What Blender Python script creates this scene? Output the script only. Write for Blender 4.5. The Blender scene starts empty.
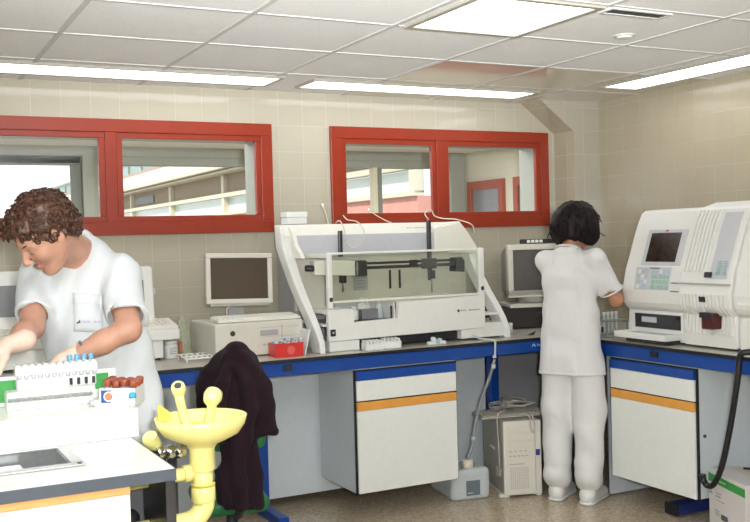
FLASH, CEIL_FILL, SKY, EXPO, DIFF, PASS = 46.0, 150.0, 1.3, 0.42, 3.0, 9.0
import bpy, bmesh, math, random
import numpy as np
from mathutils import Vector, Matrix, Euler
PI = math.pi
random.seed(7)
RNG = np.random.RandomState(11)
SC = bpy.context.scene
COL = SC.collection
WM = {}                      # world matrix of every object made here

# ------------------------------------------------------------------ materials
def srgb(h):
    h = h.lstrip('#')
    out = []
    for i in (0, 2, 4):
        c = int(h[i:i+2], 16)/255.0
        out.append(c/12.92 if c <= 0.04045 else ((c+0.055)/1.055)**2.4)
    return tuple(out)+(1.0,)
class NT:
    def __init__(self, name):
        self.m = bpy.data.materials.new(name); self.m.use_nodes = True
        self.t = self.m.node_tree; self.n = self.t.nodes
        self.b = self.n['Principled BSDF']
    def add(self, kind, **kw):
        n = self.n.new(kind)
        for k, v in kw.items():
            if k in n.inputs: n.inputs[k].default_value = v
            else: setattr(n, k, v)
        return n
    def link(self, a, b): self.t.links.new(a, b)
    def set(self, **kw):
        for k, v in kw.items(): self.b.inputs[k.replace('_', ' ')].default_value = v
MATS = {}
def mat(name, col, rough=0.5, metal=0.0, var=0.06, nscale=30.0, bump=0.0, bscale=200.0, spec=0.5, coat=0.0, sheen=0.0):
    """plain painted / plastic / metal surface with a little procedural variation"""
    if name in MATS: return MATS[name]
    q = NT(name); c = srgb(col) if isinstance(col, str) else col
    q.set(Roughness=rough, Metallic=metal)
    q.b.inputs['Specular IOR Level'].default_value = spec
    if coat: q.b.inputs['Coat Weight'].default_value = coat
    if sheen: q.b.inputs['Sheen Weight'].default_value = sheen
    tc = q.add('ShaderNodeTexCoord')
    nz = q.add('ShaderNodeTexNoise', Scale=nscale, Detail=3.0)
    q.link(tc.outputs['Object'], nz.inputs['Vector'])
    rp = q.add('ShaderNodeValToRGB')
    e = rp.color_ramp.elements
    e[0].position = 0.3; e[1].position = 0.7
    e[0].color = tuple(max(0, x*(1-var)) for x in c[:3])+(1,)
    e[1].color = tuple(min(1, x*(1+var)) for x in c[:3])+(1,)
    q.link(nz.outputs['Fac'], rp.inputs['Fac']); q.link(rp.outputs['Color'], q.b.inputs['Base Color'])
    if bump:
        n2 = q.add('ShaderNodeTexNoise', Scale=bscale, Detail=2.0)
        q.link(tc.outputs['Object'], n2.inputs['Vector'])
        bp = q.add('ShaderNodeBump', Strength=bump, Distance=0.004)
        q.link(n2.outputs['Fac'], bp.inputs['Height']); q.link(bp.outputs['Normal'], q.b.inputs['Normal'])
    MATS[name] = q.m
    return q.m
def emit(name, col, strength):
    q = NT(name); q.set(Roughness=0.6)
    q.b.inputs['Base Color'].default_value = srgb('#f2f2ee')
    q.b.inputs['Emission Color'].default_value = srgb(col)
    q.b.inputs['Emission Strength'].default_value = strength
    return q.m
def glass(name, tint='#f4faf8', amount=0.10, rough=0.02):
    """thin clear sheet: mostly see-through with a Fresnel reflection"""
    q = NT(name)
    tr = q.add('ShaderNodeBsdfTransparent'); tr.inputs['Color'].default_value = srgb(tint)
    gl = q.add('ShaderNodeBsdfGlossy'); gl.inputs['Roughness'].default_value = rough
    lw = q.add('ShaderNodeFresnel', IOR=1.45)
    mu = q.add('ShaderNodeMath', operation='MULTIPLY_ADD')
    mu.inputs[1].default_value = 0.7; mu.inputs[2].default_value = amount*0.3
    q.link(lw.outputs['Fac'], mu.inputs[0])
    mx = q.add('ShaderNodeMixShader')
    q.link(mu.outputs[0], mx.inputs['Fac']); q.link(tr.outputs[0], mx.inputs[1]); q.link(gl.outputs[0], mx.inputs[2])
    q.link(mx.outputs[0], q.n['Material Output'].inputs['Surface'])
    return q.m
def cloudy(name, col, through=0.45, rough=0.35):
    """milky plastic: part see-through, part diffuse"""
    q = NT(name); q.set(Roughness=rough); q.b.inputs['Base Color'].default_value = srgb(col)
    tr = q.add('ShaderNodeBsdfTransparent'); tr.inputs['Color'].default_value = srgb(col)
    nz = q.add('ShaderNodeTexNoise', Scale=14.0)
    mr = q.add('ShaderNodeMapRange'); mr.inputs['To Min'].default_value = through*0.85; mr.inputs['To Max'].default_value = through*1.15
    q.link(nz.outputs['Fac'], mr.inputs['Value'])
    mx = q.add('ShaderNodeMixShader'); q.link(mr.outputs[0], mx.inputs['Fac'])
    q.link(q.b.outputs[0], mx.inputs[1]); q.link(tr.outputs[0], mx.inputs[2])
    q.link(mx.outputs[0], q.n['Material Output'].inputs['Surface'])
    return q.m
def tiles(name, axis, ca, cb, mortar, w=0.156, shift=(0.0, 0.0), rough=0.13):
    q = NT(name)
    g = q.add('ShaderNodeNewGeometry'); s = q.add('ShaderNodeSeparateXYZ'); q.link(g.outputs['Position'], s.inputs[0])
    c = q.add('ShaderNodeCombineXYZ')
    a1 = q.add('ShaderNodeMath', operation='ADD'); a1.inputs[1].default_value = shift[0]
    a2 = q.add('ShaderNodeMath', operation='ADD'); a2.inputs[1].default_value = shift[1]
    q.link(s.outputs[axis], a1.inputs[0]); q.link(s.outputs['Z'], a2.inputs[0])
    q.link(a1.outputs[0], c.inputs['X']); q.link(a2.outputs[0], c.inputs['Y'])
    br = q.add('ShaderNodeTexBrick', offset=0.0, squash=1.0)
    br.inputs['Scale'].default_value = 1.0; br.inputs['Brick Width'].default_value = w; br.inputs['Row Height'].default_value = w
    br.inputs['Mortar Size'].default_value = 0.0017; br.inputs['Mortar Smooth'].default_value = 0.3
    br.inputs['Color1'].default_value = srgb(ca); br.inputs['Color2'].default_value = srgb(cb); br.inputs['Mortar'].default_value = srgb(mortar)
    q.link(c.outputs[0], br.inputs['Vector']); q.link(br.outputs['Color'], q.b.inputs['Base Color'])
    mr = q.add('ShaderNodeMapRange'); mr.inputs['To Min'].default_value = rough; mr.inputs['To Max'].default_value = 0.5
    q.link(br.outputs['Fac'], mr.inputs['Value']); q.link(mr.outputs[0], q.b.inputs['Roughness'])
    nz = q.add('ShaderNodeTexNoise', Scale=5.0, Detail=1.0); q.link(g.outputs['Position'], nz.inputs['Vector'])
    b0 = q.add('ShaderNodeBump', Strength=0.25, Distance=0.01); q.link(nz.outputs['Fac'], b0.inputs['Height'])
    bp = q.add('ShaderNodeBump', Strength=0.5, Distance=0.002, invert=True)
    q.link(br.outputs['Fac'], bp.inputs['Height']); q.link(b0.outputs['Normal'], bp.inputs['Normal'])
    q.link(bp.outputs['Normal'], q.b.inputs['Normal'])
    return q.m

# ------------------------------------------------------------------ mesh makers (all add to a bmesh)
def NB(): return bmesh.new()
def add_box(bm, x0, x1, y0, y1, z0, z1, bev=0.0, seg=2, M=None):
    r = bmesh.ops.create_cube(bm, size=1.0)
    vs = r['verts']
    for v in vs:
        v.co = Vector(((x0+x1)/2+v.co.x*(x1-x0), (y0+y1)/2+v.co.y*(y1-y0), (z0+z1)/2+v.co.z*(z1-z0)))
    if bev > 0:
        es = list({e for v in vs for e in v.link_edges})
        bev = min(bev, 0.45*min(abs(x1-x0), abs(y1-y0), abs(z1-z0)))
        rr = bmesh.ops.bevel(bm, geom=es, offset=bev, segments=seg, affect='EDGES', profile=0.5)
        vs = list({v for f in rr['faces'] for v in f.verts} | {v for v in vs if v.is_valid})
    if M is not None: bmesh.ops.transform(bm, matrix=M, verts=vs)
    return vs
def box(x0, x1, y0, y1, z0, z1, bev=0.0, seg=2, M=None):
    bm = NB(); add_box(bm, x0, x1, y0, y1, z0, z1, bev, seg, M); return bm
def frame_of(d, ref=None):
    d = Vector(d).normalized()
    ref = Vector(ref) if ref is not None else (Vector((0, 0, 1)) if abs(d.z) < 0.95 else Vector((1, 0, 0)))
    u = ref.cross(d)
    if u.length < 1e-6: u = Vector((0, 1, 0)).cross(d)
    u.normalize(); return u, d.cross(u)
def smooth_path(pts, n):
    """Catmull-Rom through pts"""
    P = [Vector(p) for p in pts]
    if len(P) < 3: return P
    P = [P[0]*2-P[1]]+P+[P[-1]*2-P[-2]]
    out = []
    for i in range(1, len(P)-2):
        for k in range(n):
            t = k/n
            a, b, c, d = P[i-1], P[i], P[i+1], P[i+2]
            out.append(0.5*((2*b)+(c-a)*t+(2*a-5*b+4*c-d)*t*t+(3*b-a-3*c+d)*t**3))
    out.append(P[-2]); return out
def add_tube(bm, pts, r, seg=10, caps=True, closed=False):
    P = [Vector(p) for p in pts]; n = len(P)
    R = list(r) if isinstance(r, (list, tuple)) else [r]*n
    if len(R) != n:
        m_ = len(R)-1
        R = [R[min(int(i*m_/(n-1)), m_-1)]*(1-(i*m_/(n-1)-min(int(i*m_/(n-1)), m_-1)))+R[min(int(i*m_/(n-1)), m_-1)+1]*(i*m_/(n-1)-min(int(i*m_/(n-1)), m_-1)) for i in range(n)]
    rings = []; u = None
    for i, p in enumerate(P):
        if closed: d = P[(i+1) % n]-P[i-1]
        else: d = (P[min(i+1, n-1)]-P[max(i-1, 0)])
        if d.length < 1e-9: d = Vector((0, 0, 1))
        d.normalize()
        if u is None: u, v = frame_of(d)
        else:
            u = (u-d*u.dot(d))
            if u.length < 1e-6: u, v = frame_of(d)
            u.normalize(); v = d.cross(u)
        rings.append([bm.verts.new(p+(u*math.cos(2*PI*k/seg)+v*math.sin(2*PI*k/seg))*R[i]) for k in range(seg)])
    m = n if closed else n-1
    for i in range(m):
        A, B = rings[i], rings[(i+1) % n]
        for k in range(seg):
            f = bm.faces.new((A[k], A[(k+1) % seg], B[(k+1) % seg], B[k])); f.smooth = True
    if caps and not closed:
        bm.faces.new(rings[0][::-1]); bm.faces.new(rings[-1])
    return bm
def tube(pts, r, seg=10, n=0, closed=False):
    bm = NB(); add_tube(bm, smooth_path(pts, n) if n else pts, r, seg, True, closed); return bm
def add_lathe(bm, prof, seg=24, M=None, loc=(0, 0, 0), caps=True):
    """prof = [(r, z)...] spun about z"""
    rings = []; L = Vector(loc)
    for r, z in prof:
        rings.append([bm.verts.new(Vector((r*math.cos(2*PI*k/seg), r*math.sin(2*PI*k/seg), z))+L) for k in range(seg)])
    for A, B in zip(rings, rings[1:]):
        for k in range(seg):
            f = bm.faces.new((A[k], A[(k+1) % seg], B[(k+1) % seg], B[k])); f.smooth = True
    if caps:
        bm.faces.new(rings[0][::-1]); bm.faces.new(rings[-1])
    if M is not None: bmesh.ops.transform(bm, matrix=M, verts=[v for ring in rings for v in ring])
    return bm
def lathe(prof, seg=24, M=None, loc=(0, 0, 0), caps=True):
    return add_lathe(NB(), prof, seg, M, loc, caps)
def add_cyl(bm, a, b, r, seg=16, r2=None):
    a, b = Vector(a), Vector(b)
    return add_tube(bm, [a, b], [r, r if r2 is None else r2], seg)
def cyl(a, b, r, seg=16, r2=None): return add_cyl(NB(), a, b, r, seg, r2)
def add_prism(bm, poly, plane, lo, hi, bev=0.0):
    """closed polygon [(a,b)...] in a coordinate plane, extruded between lo and hi on the third axis"""
    def P(a, b, c): return {'yz': (c, a, b), 'xz': (a, c, b), 'xy': (a, b, c)}[plane]
    A = [bm.verts.new(P(a, b, lo)) for a, b in poly]; B = [bm.verts.new(P(a, b, hi)) for a, b in poly]
    fs = [bm.faces.new(A[::-1]), bm.faces.new(B)]
    n = len(A)
    for i in range(n): fs.append(bm.faces.new((A[i], A[(i+1) % n], B[(i+1) % n], B[i])))
    bmesh.ops.recalc_face_normals(bm, faces=fs)
    if bev > 0:
        es = list({e for f in fs[:2] for e in f.edges})
        bmesh.ops.bevel(bm, geom=es, offset=bev, segments=2, affect='EDGES', profile=0.5)
    return bm
def prism(poly, plane, lo, hi, bev=0.0): return add_prism(NB(), poly, plane, lo, hi, bev)
def add_sphere(bm, c, r, u=14, v=10, s=(1, 1, 1)):
    rr = bmesh.ops.create_uvsphere(bm, u_segments=u, v_segments=v, radius=r)
    for w in rr['verts']:
        w.co = Vector((w.co.x*s[0], w.co.y*s[1], w.co.z*s[2]))+Vector(c)
        for f in w.link_faces: f.smooth = True
def add_ringframe(bm, x0, x1, z0, z1, w, y0, y1, bev=0.0):
    """rectangular frame standing in the xz plane, members of width w"""
    add_box(bm, x0, x1, y0, y1, z1-w, z1, bev); add_box(bm, x0, x1, y0, y1, z0, z0+w, bev)
    add_box(bm, x0, x0+w, y0, y1, z0+w, z1-w, bev); add_box(bm, x1-w, x1, y0, y1, z0+w, z1-w, bev)

# ------------------------------------------------------------------ scene objects
def empty(name, loc, label, cat, group=None, rotz=0.0, kind=None):
    o = bpy.data.objects.new(name, None); COL.objects.link(o)
    o.location = loc; o.rotation_euler = (0, 0, rotz); o.empty_display_size = 0.1
    WM[o.name] = Matrix.Translation(loc) @ Matrix.Rotation(rotz, 4, 'Z')
    o['label'] = label; o['category'] = cat
    if group: o['group'] = group
    if kind: o['kind'] = kind
    return o
def tag(o, label, cat, group=None, kind=None):
    o['label'] = label; o['category'] = cat
    if group: o['group'] = group
    if kind: o['kind'] = kind
    return o
def obj(name, bm, m, parent=None, local=False, smooth=None, label=None, kind=None, origin=True):
    """one mesh object. World coordinates unless local (then in the parent's frame)"""
    me = bpy.data.meshes.new(name)
    if isinstance(bm, bmesh.types.BMesh):
        M0 = WM[parent.name].inverted() if (parent is not None and not local) else Matrix.Identity(4)
        loc = Vector((0, 0, 0))
        bmesh.ops.transform(bm, matrix=M0, verts=bm.verts)
        if origin and len(bm.verts):
            lo = Vector([min(v.co[i] for v in bm.verts) for i in range(3)]); hi = Vector([max(v.co[i] for v in bm.verts) for i in range(3)])
            loc = Vector(((lo.x+hi.x)/2, (lo.y+hi.y)/2, lo.z))
            bmesh.ops.translate(bm, vec=-loc, verts=bm.verts)
        if smooth is not None:
            for f in bm.faces: f.smooth = smooth
        bm.to_mesh(me); bm.free()
    else:                                    # (verts, faces) arrays in world coordinates
        V, F = bm
        V = np.asarray(V, float)
        M0 = np.array(WM[parent.name].inverted()) if (parent is not None and not local) else np.eye(4)
        V = V @ M0[:3, :3].T + M0[:3, 3]
        lo, hi = V.min(0), V.max(0); loc = Vector(((lo[0]+hi[0])/2, (lo[1]+hi[1])/2, lo[2]))
        V = V-np.array(loc)
        me.from_pydata(V.tolist(), [], [list(map(int, f)) for f in F])
        me.polygons.foreach_set('use_smooth', [True]*len(me.polygons))
    ms = m if isinstance(m, (list, tuple)) else [m]
    for x in ms: me.materials.append(x)
    o = bpy.data.objects.new(name, me); COL.objects.link(o)
    o.location = loc
    if parent is not None: o.parent = parent
    WM[o.name] = (WM[parent.name] if parent is not None else Matrix.Identity(4)) @ Matrix.Translation(loc)
    if label: o['label'] = label
    if kind: o['kind'] = kind
    return o
def struct(name, bm, m, parent=None, **kw):
    o = obj(name, bm, m, parent, **kw)
    if parent is None: o['kind'] = 'structure'
    return o
def dup(root, loc, rotz=0.0, label=None, group=None):
    def cp(o, par):
        c = o.copy(); COL.objects.link(c)
        if par is not None: c.parent = par
        for ch in [x for x in bpy.data.objects if x.parent == o and x != c]: cp(ch, c)
        return c
    c = cp(root, None); c.location = loc; c.rotation_euler = (0, 0, rotz)
    WM[c.name] = Matrix.Translation(loc) @ Matrix.Rotation(rotz, 4, 'Z')
    if label: c['label'] = label
    if group: c['group'] = group
    return c
def text_bm(s, size, M, depth=0.0006, bold=0.0):
    """lettering as a thin mesh; M places it (text runs along local x, up is local y)"""
    cu = bpy.data.curves.new('lettering', 'FONT'); cu.body = s; cu.size = size; cu.extrude = depth; cu.offset = bold
    cu.align_x = 'LEFT'; cu.resolution_u = 3
    o = bpy.data.objects.new('lettering', cu); COL.objects.link(o)
    dg = bpy.context.evaluated_depsgraph_get(); dg.update()
    me = bpy.data.meshes.new_from_object(o.evaluated_get(dg))
    bm = NB(); bm.from_mesh(me); bmesh.ops.transform(bm, matrix=M, verts=bm.verts)
    bpy.data.objects.remove(o); bpy.data.meshes.remove(me); bpy.data.curves.remove(cu)
    return bm
def strokes(bm, M, width, h, words, seed=1, t=0.0006):
    """a line of tiny unreadable print, as it reads in the photo: short upright and level strokes"""
    r = random.Random(seed); x = 0.0; total = sum(words)+len(words)-1; s = width/total
    for w in words:
        for k in range(w):
            a, b = x+0.12*s, x+0.82*s
            hh = h*(1.0 if k == 0 else r.choice((0.66, 0.7, 1.0)))
            add_box(bm, a, a+0.22*s, 0, hh, -t, t, M=M)
            if r.random() < 0.75: add_box(bm, b-0.22*s, b, 0, hh*0.95, -t, t, M=M)
            yy = r.choice((0.0, 0.4, 0.75))*hh
            add_box(bm, a, b, yy, yy+0.16*h, -t, t, M=M)
            x += s
        x += s
    return bm
def M_axes(o, x, y):
    x, y = Vector(x).normalized(), Vector(y).normalized(); z = x.cross(y)
    return Matrix(((x.x, y.x, z.x, o[0]), (x.y, y.y, z.y, o[1]), (x.z, y.z, z.z, o[2]), (0, 0, 0, 1)))

# ------------------------------------------------------------------ smooth bodies: signed distance field -> one continuous surface
class Field:
    def __init__(self, lo, hi, h):
        self.h = h; self.lo = np.array(lo, float); self.n = np.ceil((np.array(hi)-self.lo)/h).astype(int)+1
        self.d = np.full(self.n, 0.3, np.float32)
        self.ax = [self.lo[i]+h*np.arange(self.n[i]) for i in range(3)]
    def sub(self, lo, hi, pad):
        i0 = np.maximum(np.floor((np.array(lo)-pad-self.lo)/self.h).astype(int), 0)
        i1 = np.minimum(np.ceil((np.array(hi)+pad-self.lo)/self.h).astype(int)+1, self.n)
        if np.any(i1 <= i0): return None
        sl = tuple(slice(a, b) for a, b in zip(i0, i1))
        X, Y, Z = np.meshgrid(*[self.ax[i][sl[i]] for i in range(3)], indexing='ij')
        return sl, np.stack([X, Y, Z], -1)
    def mix(self, sl, f, k, op):
        a = self.d[sl]
        if op == 'cut':
            b = -f
            if k > 0:
                hh = np.maximum(k-np.abs(a-b), 0)/k; self.d[sl] = np.maximum(a, b)+hh*hh*k*0.25
            else: self.d[sl] = np.maximum(a, b)
        else:
            if k > 0:
                hh = np.maximum(k-np.abs(a-f), 0)/k; self.d[sl] = np.minimum(a, f)-hh*hh*k*0.25
            else: self.d[sl] = np.minimum(a, f)
    def cap(self, a, b, ra, rb=None, k=0.02, flat=None, op='add'):
        """tapered capsule; flat=(dir, s): thinner by 1/s along dir"""
        rb = ra if rb is None else rb
        a, b = np.array(a, float), np.array(b, float); R = max(ra, rb)
        r = self.sub(np.minimum(a, b)-R, np.maximum(a, b)+R, k+4*self.h)
        if r is None: return
        sl, P = r
        A, B, Q = a, b, P-a
        ab = b-a; s = 1.0
        if flat is not None:
            n = np.array(flat[0], float); n /= np.linalg.norm(n); s = flat[1]
            Q = Q+(s-1)*(Q@n)[..., None]*n; ab = ab+(s-1)*(ab@n)*n
        L2 = max(ab@ab, 1e-12)
        t = np.clip((Q@ab)/L2, 0, 1)
        d = np.linalg.norm(Q-t[..., None]*ab, axis=-1)-(ra+(rb-ra)*t)
        if s > 1: d = d/(1+(s-1)*0.5)
        self.mix(sl, d.astype(np.float32), k, op)
    def chain(self, pts, rad, k=0.02, flat=None):
        for i in range(len(pts)-1): self.cap(pts[i], pts[i+1], rad[i], rad[i+1], k, flat)
    def ell(self, c, radii, axes=None, k=0.02, op='add'):
        c = np.array(c, float); radii = np.array(radii, float)
        A = np.eye(3) if axes is None else np.array(axes, float)
        R = np.sqrt(((A*radii[:, None])**2).sum(0))
        r = self.sub(c-R, c+R, k+4*self.h)
        if r is None: return
        sl, P = r
        q = (P-c)@A.T
        k0 = np.linalg.norm(q/radii, axis=-1); k1 = np.linalg.norm(q/radii**2, axis=-1)
        d = np.where(k1 > 1e-9, k0*(k0-1)/np.maximum(k1, 1e-9), -radii.min())
        self.mix(sl, d.astype(np.float32), k, op)
    def half(self, c, n, k=0.0):
        """keep the side of the plane that n points away from"""
        X, Y, Z = np.meshgrid(*self.ax, indexing='ij')
        n = np.array(n, float); n /= np.linalg.norm(n)
        f = ((X-c[0])*n[0]+(Y-c[1])*n[1]+(Z-c[2])*n[2]).astype(np.float32)
        self.d = np.maximum(self.d, f) if k <= 0 else self._smax(self.d, f, k)
    @staticmethod
    def _smax(a, b, k):
        hh = np.maximum(k-np.abs(a-b), 0)/k; return np.maximum(a, b)+hh*hh*k*0.25
    def warp(self, fn):
        """add fn(P) to the distances near the surface"""
        m = np.abs(self.d) < 0.05
        idx = np.nonzero(m)
        P = np.stack([self.ax[i][idx[i]] for i in range(3)], -1)
        self.d[idx] += fn(P).astype(np.float32)
    def mesh(self, smooth=0):
        d = self.d; s = d < 0; n = d.shape
        c = [s[i:n[0]-1+i, j:n[1]-1+j, k:n[2]-1+k] for i in (0, 1) for j in (0, 1) for k in (0, 1)]
        cnt = sum(x.astype(np.int8) for x in c)
        act = (cnt > 0) & (cnt < 8)
        I = np.stack(np.nonzero(act), -1)
        idn = np.full(act.shape, -1, np.int64); idn[tuple(I.T)] = np.arange(len(I))
        acc = np.zeros((len(I), 3)); num = np.zeros(len(I))
        corners = [(i, j, k) for i in (0, 1) for j in (0, 1) for k in (0, 1)]
        val = {q: d[I[:, 0]+q[0], I[:, 1]+q[1], I[:, 2]+q[2]] for q in corners}
        for q in corners:
            for ax in range(3):
                if q[ax]: continue
                q2 = tuple(1 if t == ax else q[t] for t in range(3))
                a, b = val[q], val[q2]; m = (a < 0) != (b < 0)
                t = np.where(m, a/np.where(np.abs(a-b) < 1e-12, 1, a-b), 0)
                p = np.array(q, float)[None]+np.zeros((len(I), 3)); p[:, ax] += t
                acc[m] += p[m]; num[m] += 1
        V = self.lo+self.h*(I+acc/num[:, None])
        F = []
        for ax in range(3):
            o1, o2 = [(1, 2), (2, 0), (0, 1)][ax]
            sl0 = [slice(None)]*3; sl1 = [slice(None)]*3
            sl0[ax] = slice(0, n[ax]-1); sl1[ax] = slice(1, n[ax])
            a = s[tuple(sl0)]; b = s[tuple(sl1)]
            E = np.stack(np.nonzero(a != b), -1)
            ok = (E[:, o1] > 0) & (E[:, o2] > 0) & (E[:, o1] < n[o1]-1) & (E[:, o2] < n[o2]-1)
            E = E[ok]
            def cell(da, db):
                q = E.copy(); q[:, o1] -= da; q[:, o2] -= db
                return idn[q[:, 0], q[:, 1], q[:, 2]]
            quad = np.stack([cell(1, 1), cell(0, 1), cell(0, 0), cell(1, 0)], -1)
            fl = b[tuple(E.T)]
            quad[fl] = quad[fl][:, ::-1]
            F.append(quad)
        F = np.concatenate(F); F = F[(F >= 0).all(1)]
        if smooth:
            Eg = np.concatenate([F[:, [0, 1]], F[:, [1, 2]], F[:, [2, 3]], F[:, [3, 0]]])
            for _ in range(smooth):
                S = np.zeros_like(V); N = np.zeros(len(V))
                np.add.at(S, Eg[:, 0], V[Eg[:, 1]]); np.add.at(S, Eg[:, 1], V[Eg[:, 0]])
                np.add.at(N, Eg[:, 0], 1); np.add.at(N, Eg[:, 1], 1)
                V = V*0.5+0.5*S/np.maximum(N, 1)[:, None]
        return V, F
def folds(seed, amp, freq, dirs):
    """cloth creases: a few warped sine ridges running across dirs"""
    r = np.random.RandomState(seed)
    W = []
    for d in dirs:
        d = np.array(d, float); d /= np.linalg.norm(d)
        for q in range(2):
            W.append((d+r.normal(0, .18, 3), freq*r.uniform(.7, 1.5), r.uniform(0, 6.28), r.normal(0, 1, 3)*7, r.uniform(.6, 1)))
    def fn(P):
        s = 0
        for d, f, ph, w, a in W:
            g = np.sin(P@d*f+ph+1.6*np.sin(P@w+ph*2))
            s = s+a*np.sign(g)*np.abs(g)**1.5*(0.5+0.5*np.sin(P@(w*0.8)+ph))
        return amp*s/len(W)*1.7
    return fn

# ================================================================== materials in use
m_tile_back = tiles('tile_back', 'X', '#b4ae9c', '#b1ab99', '#c0bbac', shift=(0.0, -0.004), rough=0.10)
m_tile_side = tiles('tile_side', 'Y', '#aba28c', '#a89f89', '#b7af9b', shift=(0.02, -0.004), rough=0.14)
m_tile_col_f = tiles('tile_column', 'X', '#aaa494', '#a7a191', '#b7b1a3', shift=(0.056, -0.004), rough=0.12)
m_plaster = mat('plaster', '#d8d4c8', 0.8, bump=0.1)
m_red = mat('red_paint', '#8a2a10', 0.38, var=0.05, nscale=9, bump=0.06, bscale=60)
m_red2 = mat('red_paint_worn', '#97402c', 0.5, var=0.05, nscale=9)
m_white = mat('white_laminate', '#e4e8e4', 0.35, var=0.015)
m_panel = mat('pale_panel', '#cdd6da', 0.45, var=0.02)
m_blue = mat('blue_steel', '#0c3f8e', 0.38, var=0.05, nscale=12)
m_navy = mat('navy_steel', '#182a6e', 0.4, var=0.06)
m_black = mat('black_edge', '#14161a', 0.5, var=0.05)
m_slate = mat('slate_edge', '#3c444c', 0.5, var=0.05)
m_top = mat('bench_top', '#b9b5a8', 0.3, var=0.03, nscale=60)
m_topw = mat('island_top', '#dfe3dc', 0.3, var=0.015)
m_orange = mat('orange_trim', '#d99a46', 0.42, var=0.05, nscale=14)
m_orange2 = mat('orange_wood', '#dca263', 0.42, var=0.06, nscale=14)
m_inst = mat('instrument_white', '#e3e4e0', 0.42, var=0.015, bump=0.03, bscale=400)
m_inst_c = mat('instrument_cream', '#e5e4d9', 0.42, var=0.015)
m_inst_g = mat('instrument_grey', '#c3c6cb', 0.45, var=0.02)
m_inst_d = mat('instrument_shell', '#a9aaa8', 0.55, var=0.03)
m_beige = mat('computer_beige', '#d6d3c8', 0.5, var=0.02, bump=0.05, bscale=500)
m_beige_d = mat('computer_putty', '#aaa79c', 0.5, var=0.03)
m_screen = mat('screen_off', '#2a2622', 0.22, var=0.1)
m_screen_g = mat('screen_grey', '#77797c', 0.2, var=0.05)
m_dark = mat('dark_plastic', '#26262a', 0.45, var=0.06)
m_gunmetal = mat('gunmetal', '#4a4a4c', 0.35, 0.6, var=0.06)
m_chrome = mat('chrome', '#c9ccce', 0.18, 1.0, var=0.03)
m_steel = mat('stainless', '#b4b6b6', 0.28, 1.0, var=0.06, nscale=80)
m_yellow = mat('yellow_abs', '#f0e896', 0.33, var=0.02)
m_yellow_d = mat('yellow_shade', '#d8c95c', 0.4, var=0.03)
m_green = mat('green_vinyl', '#156b3a', 0.5, var=0.06)
m_green_l = mat('green_card', '#2f8f3e', 0.5, var=0.04)
m_redp = mat('red_plastic', '#c8322e', 0.35, var=0.05)
m_cap_b = mat('blue_cap', '#6aa6cc', 0.4, var=0.05)
m_cap_r = mat('brown_cap', '#8e4631', 0.45, var=0.14, nscale=120)
m_card = mat('white_card', '#e0e2e0', 0.65, var=0.02)
m_cardbox = mat('carton', '#d3cfcc', 0.7, var=0.02)
m_paper = mat('paper', '#e6e6e2', 0.8, var=0.02)
m_coat = mat('dark_wool', '#20141a', 0.95, var=0.4, nscale=260, bump=0.5, bscale=700, spec=0.1, sheen=0.03)
m_grey_t = mat('grey_tube', '#8d9094', 0.4, var=0.04)
m_rubber = mat('black_rubber', '#0e0e10', 0.4, var=0.05)
m_ink = mat('print_ink', '#3b4248', 0.7, var=0.05)
m_ink_l = mat('print_grey', '#8d959a', 0.7, var=0.05)
m_logo_w = mat('print_white', '#b9cbe2', 0.6, var=0.03)
m_teal = mat('teal_mark', '#8fb9b4', 0.5, var=0.05)
m_keys = mat('key_pads', '#b9c4cc', 0.5, var=0.05, nscale=50)
m_key_g = mat('keys_green', '#9fc0b2', 0.5, var=0.05)
m_brownp = mat('dark_red_plastic', '#4a1c1a', 0.25, var=0.08)
m_greywall = mat('grey_partition', '#8d8c8e', 0.85, var=0.05, nscale=300, bump=0.1)
m_gl = glass('window_glass', '#fbfcfb', 0.05)
m_gl2 = glass('clear_acrylic', '#fafcf8', 0.06)
m_milk = cloudy('milky_plastic', '#e6edef', 0.36)
m_flask = cloudy('clear_plastic', '#e6ead9', 0.7)
m_skin_m = mat('skin_man', '#b78a74', 0.5, var=0.07, nscale=25, bump=0.05, bscale=300)
m_skin_w = mat('skin_woman', '#b88363', 0.5, var=0.05, nscale=25)
m_glove = mat('latex_glove', '#d9c1b0', 0.5, var=0.06, nscale=60)
m_cloth = mat('white_cotton', '#d3d9dc', 0.85, var=0.015, bump=0.12, bscale=900, spec=0.2)
m_cloth_w = mat('white_uniform', '#dcdddd', 0.85, var=0.015, bump=0.12, bscale=900, spec=0.2)
m_shoe = mat('white_leather', '#dedfdc', 0.4, var=0.03)
m_hair_m = mat('brown_curls', '#452919', 0.5, var=0.85, nscale=110, spec=0.5)
m_hair_w = mat('black_hair', '#150b0d', 0.55, var=0.4, nscale=70, spec=0.2)

m_beam = mat('passage_beam', '#96988f', 0.6, var=0.03)
# terrazzo floor
q = NT('terrazzo')
g = q.add('ShaderNodeNewGeometry')
vo = q.add('ShaderNodeTexVoronoi', Scale=90.0); q.link(g.outputs['Position'], vo.inputs['Vector'])
rp = q.add('ShaderNodeValToRGB'); e = rp.color_ramp.elements
e[0].color = srgb('#a4957e'); e[0].position = 0.0; e[1].color = srgb('#c9bba4'); e[1].position = 1.0
k = e.new(0.45); k.color = srgb('#b8a78f')
s = q.add('ShaderNodeSeparateColor'); q.link(vo.outputs['Color'], s.inputs[0]); q.link(s.outputs[0], rp.inputs['Fac'])
q.link(rp.outputs['Color'], q.b.inputs['Base Color']); q.set(Roughness=0.22)
m_floor = q.m
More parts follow.
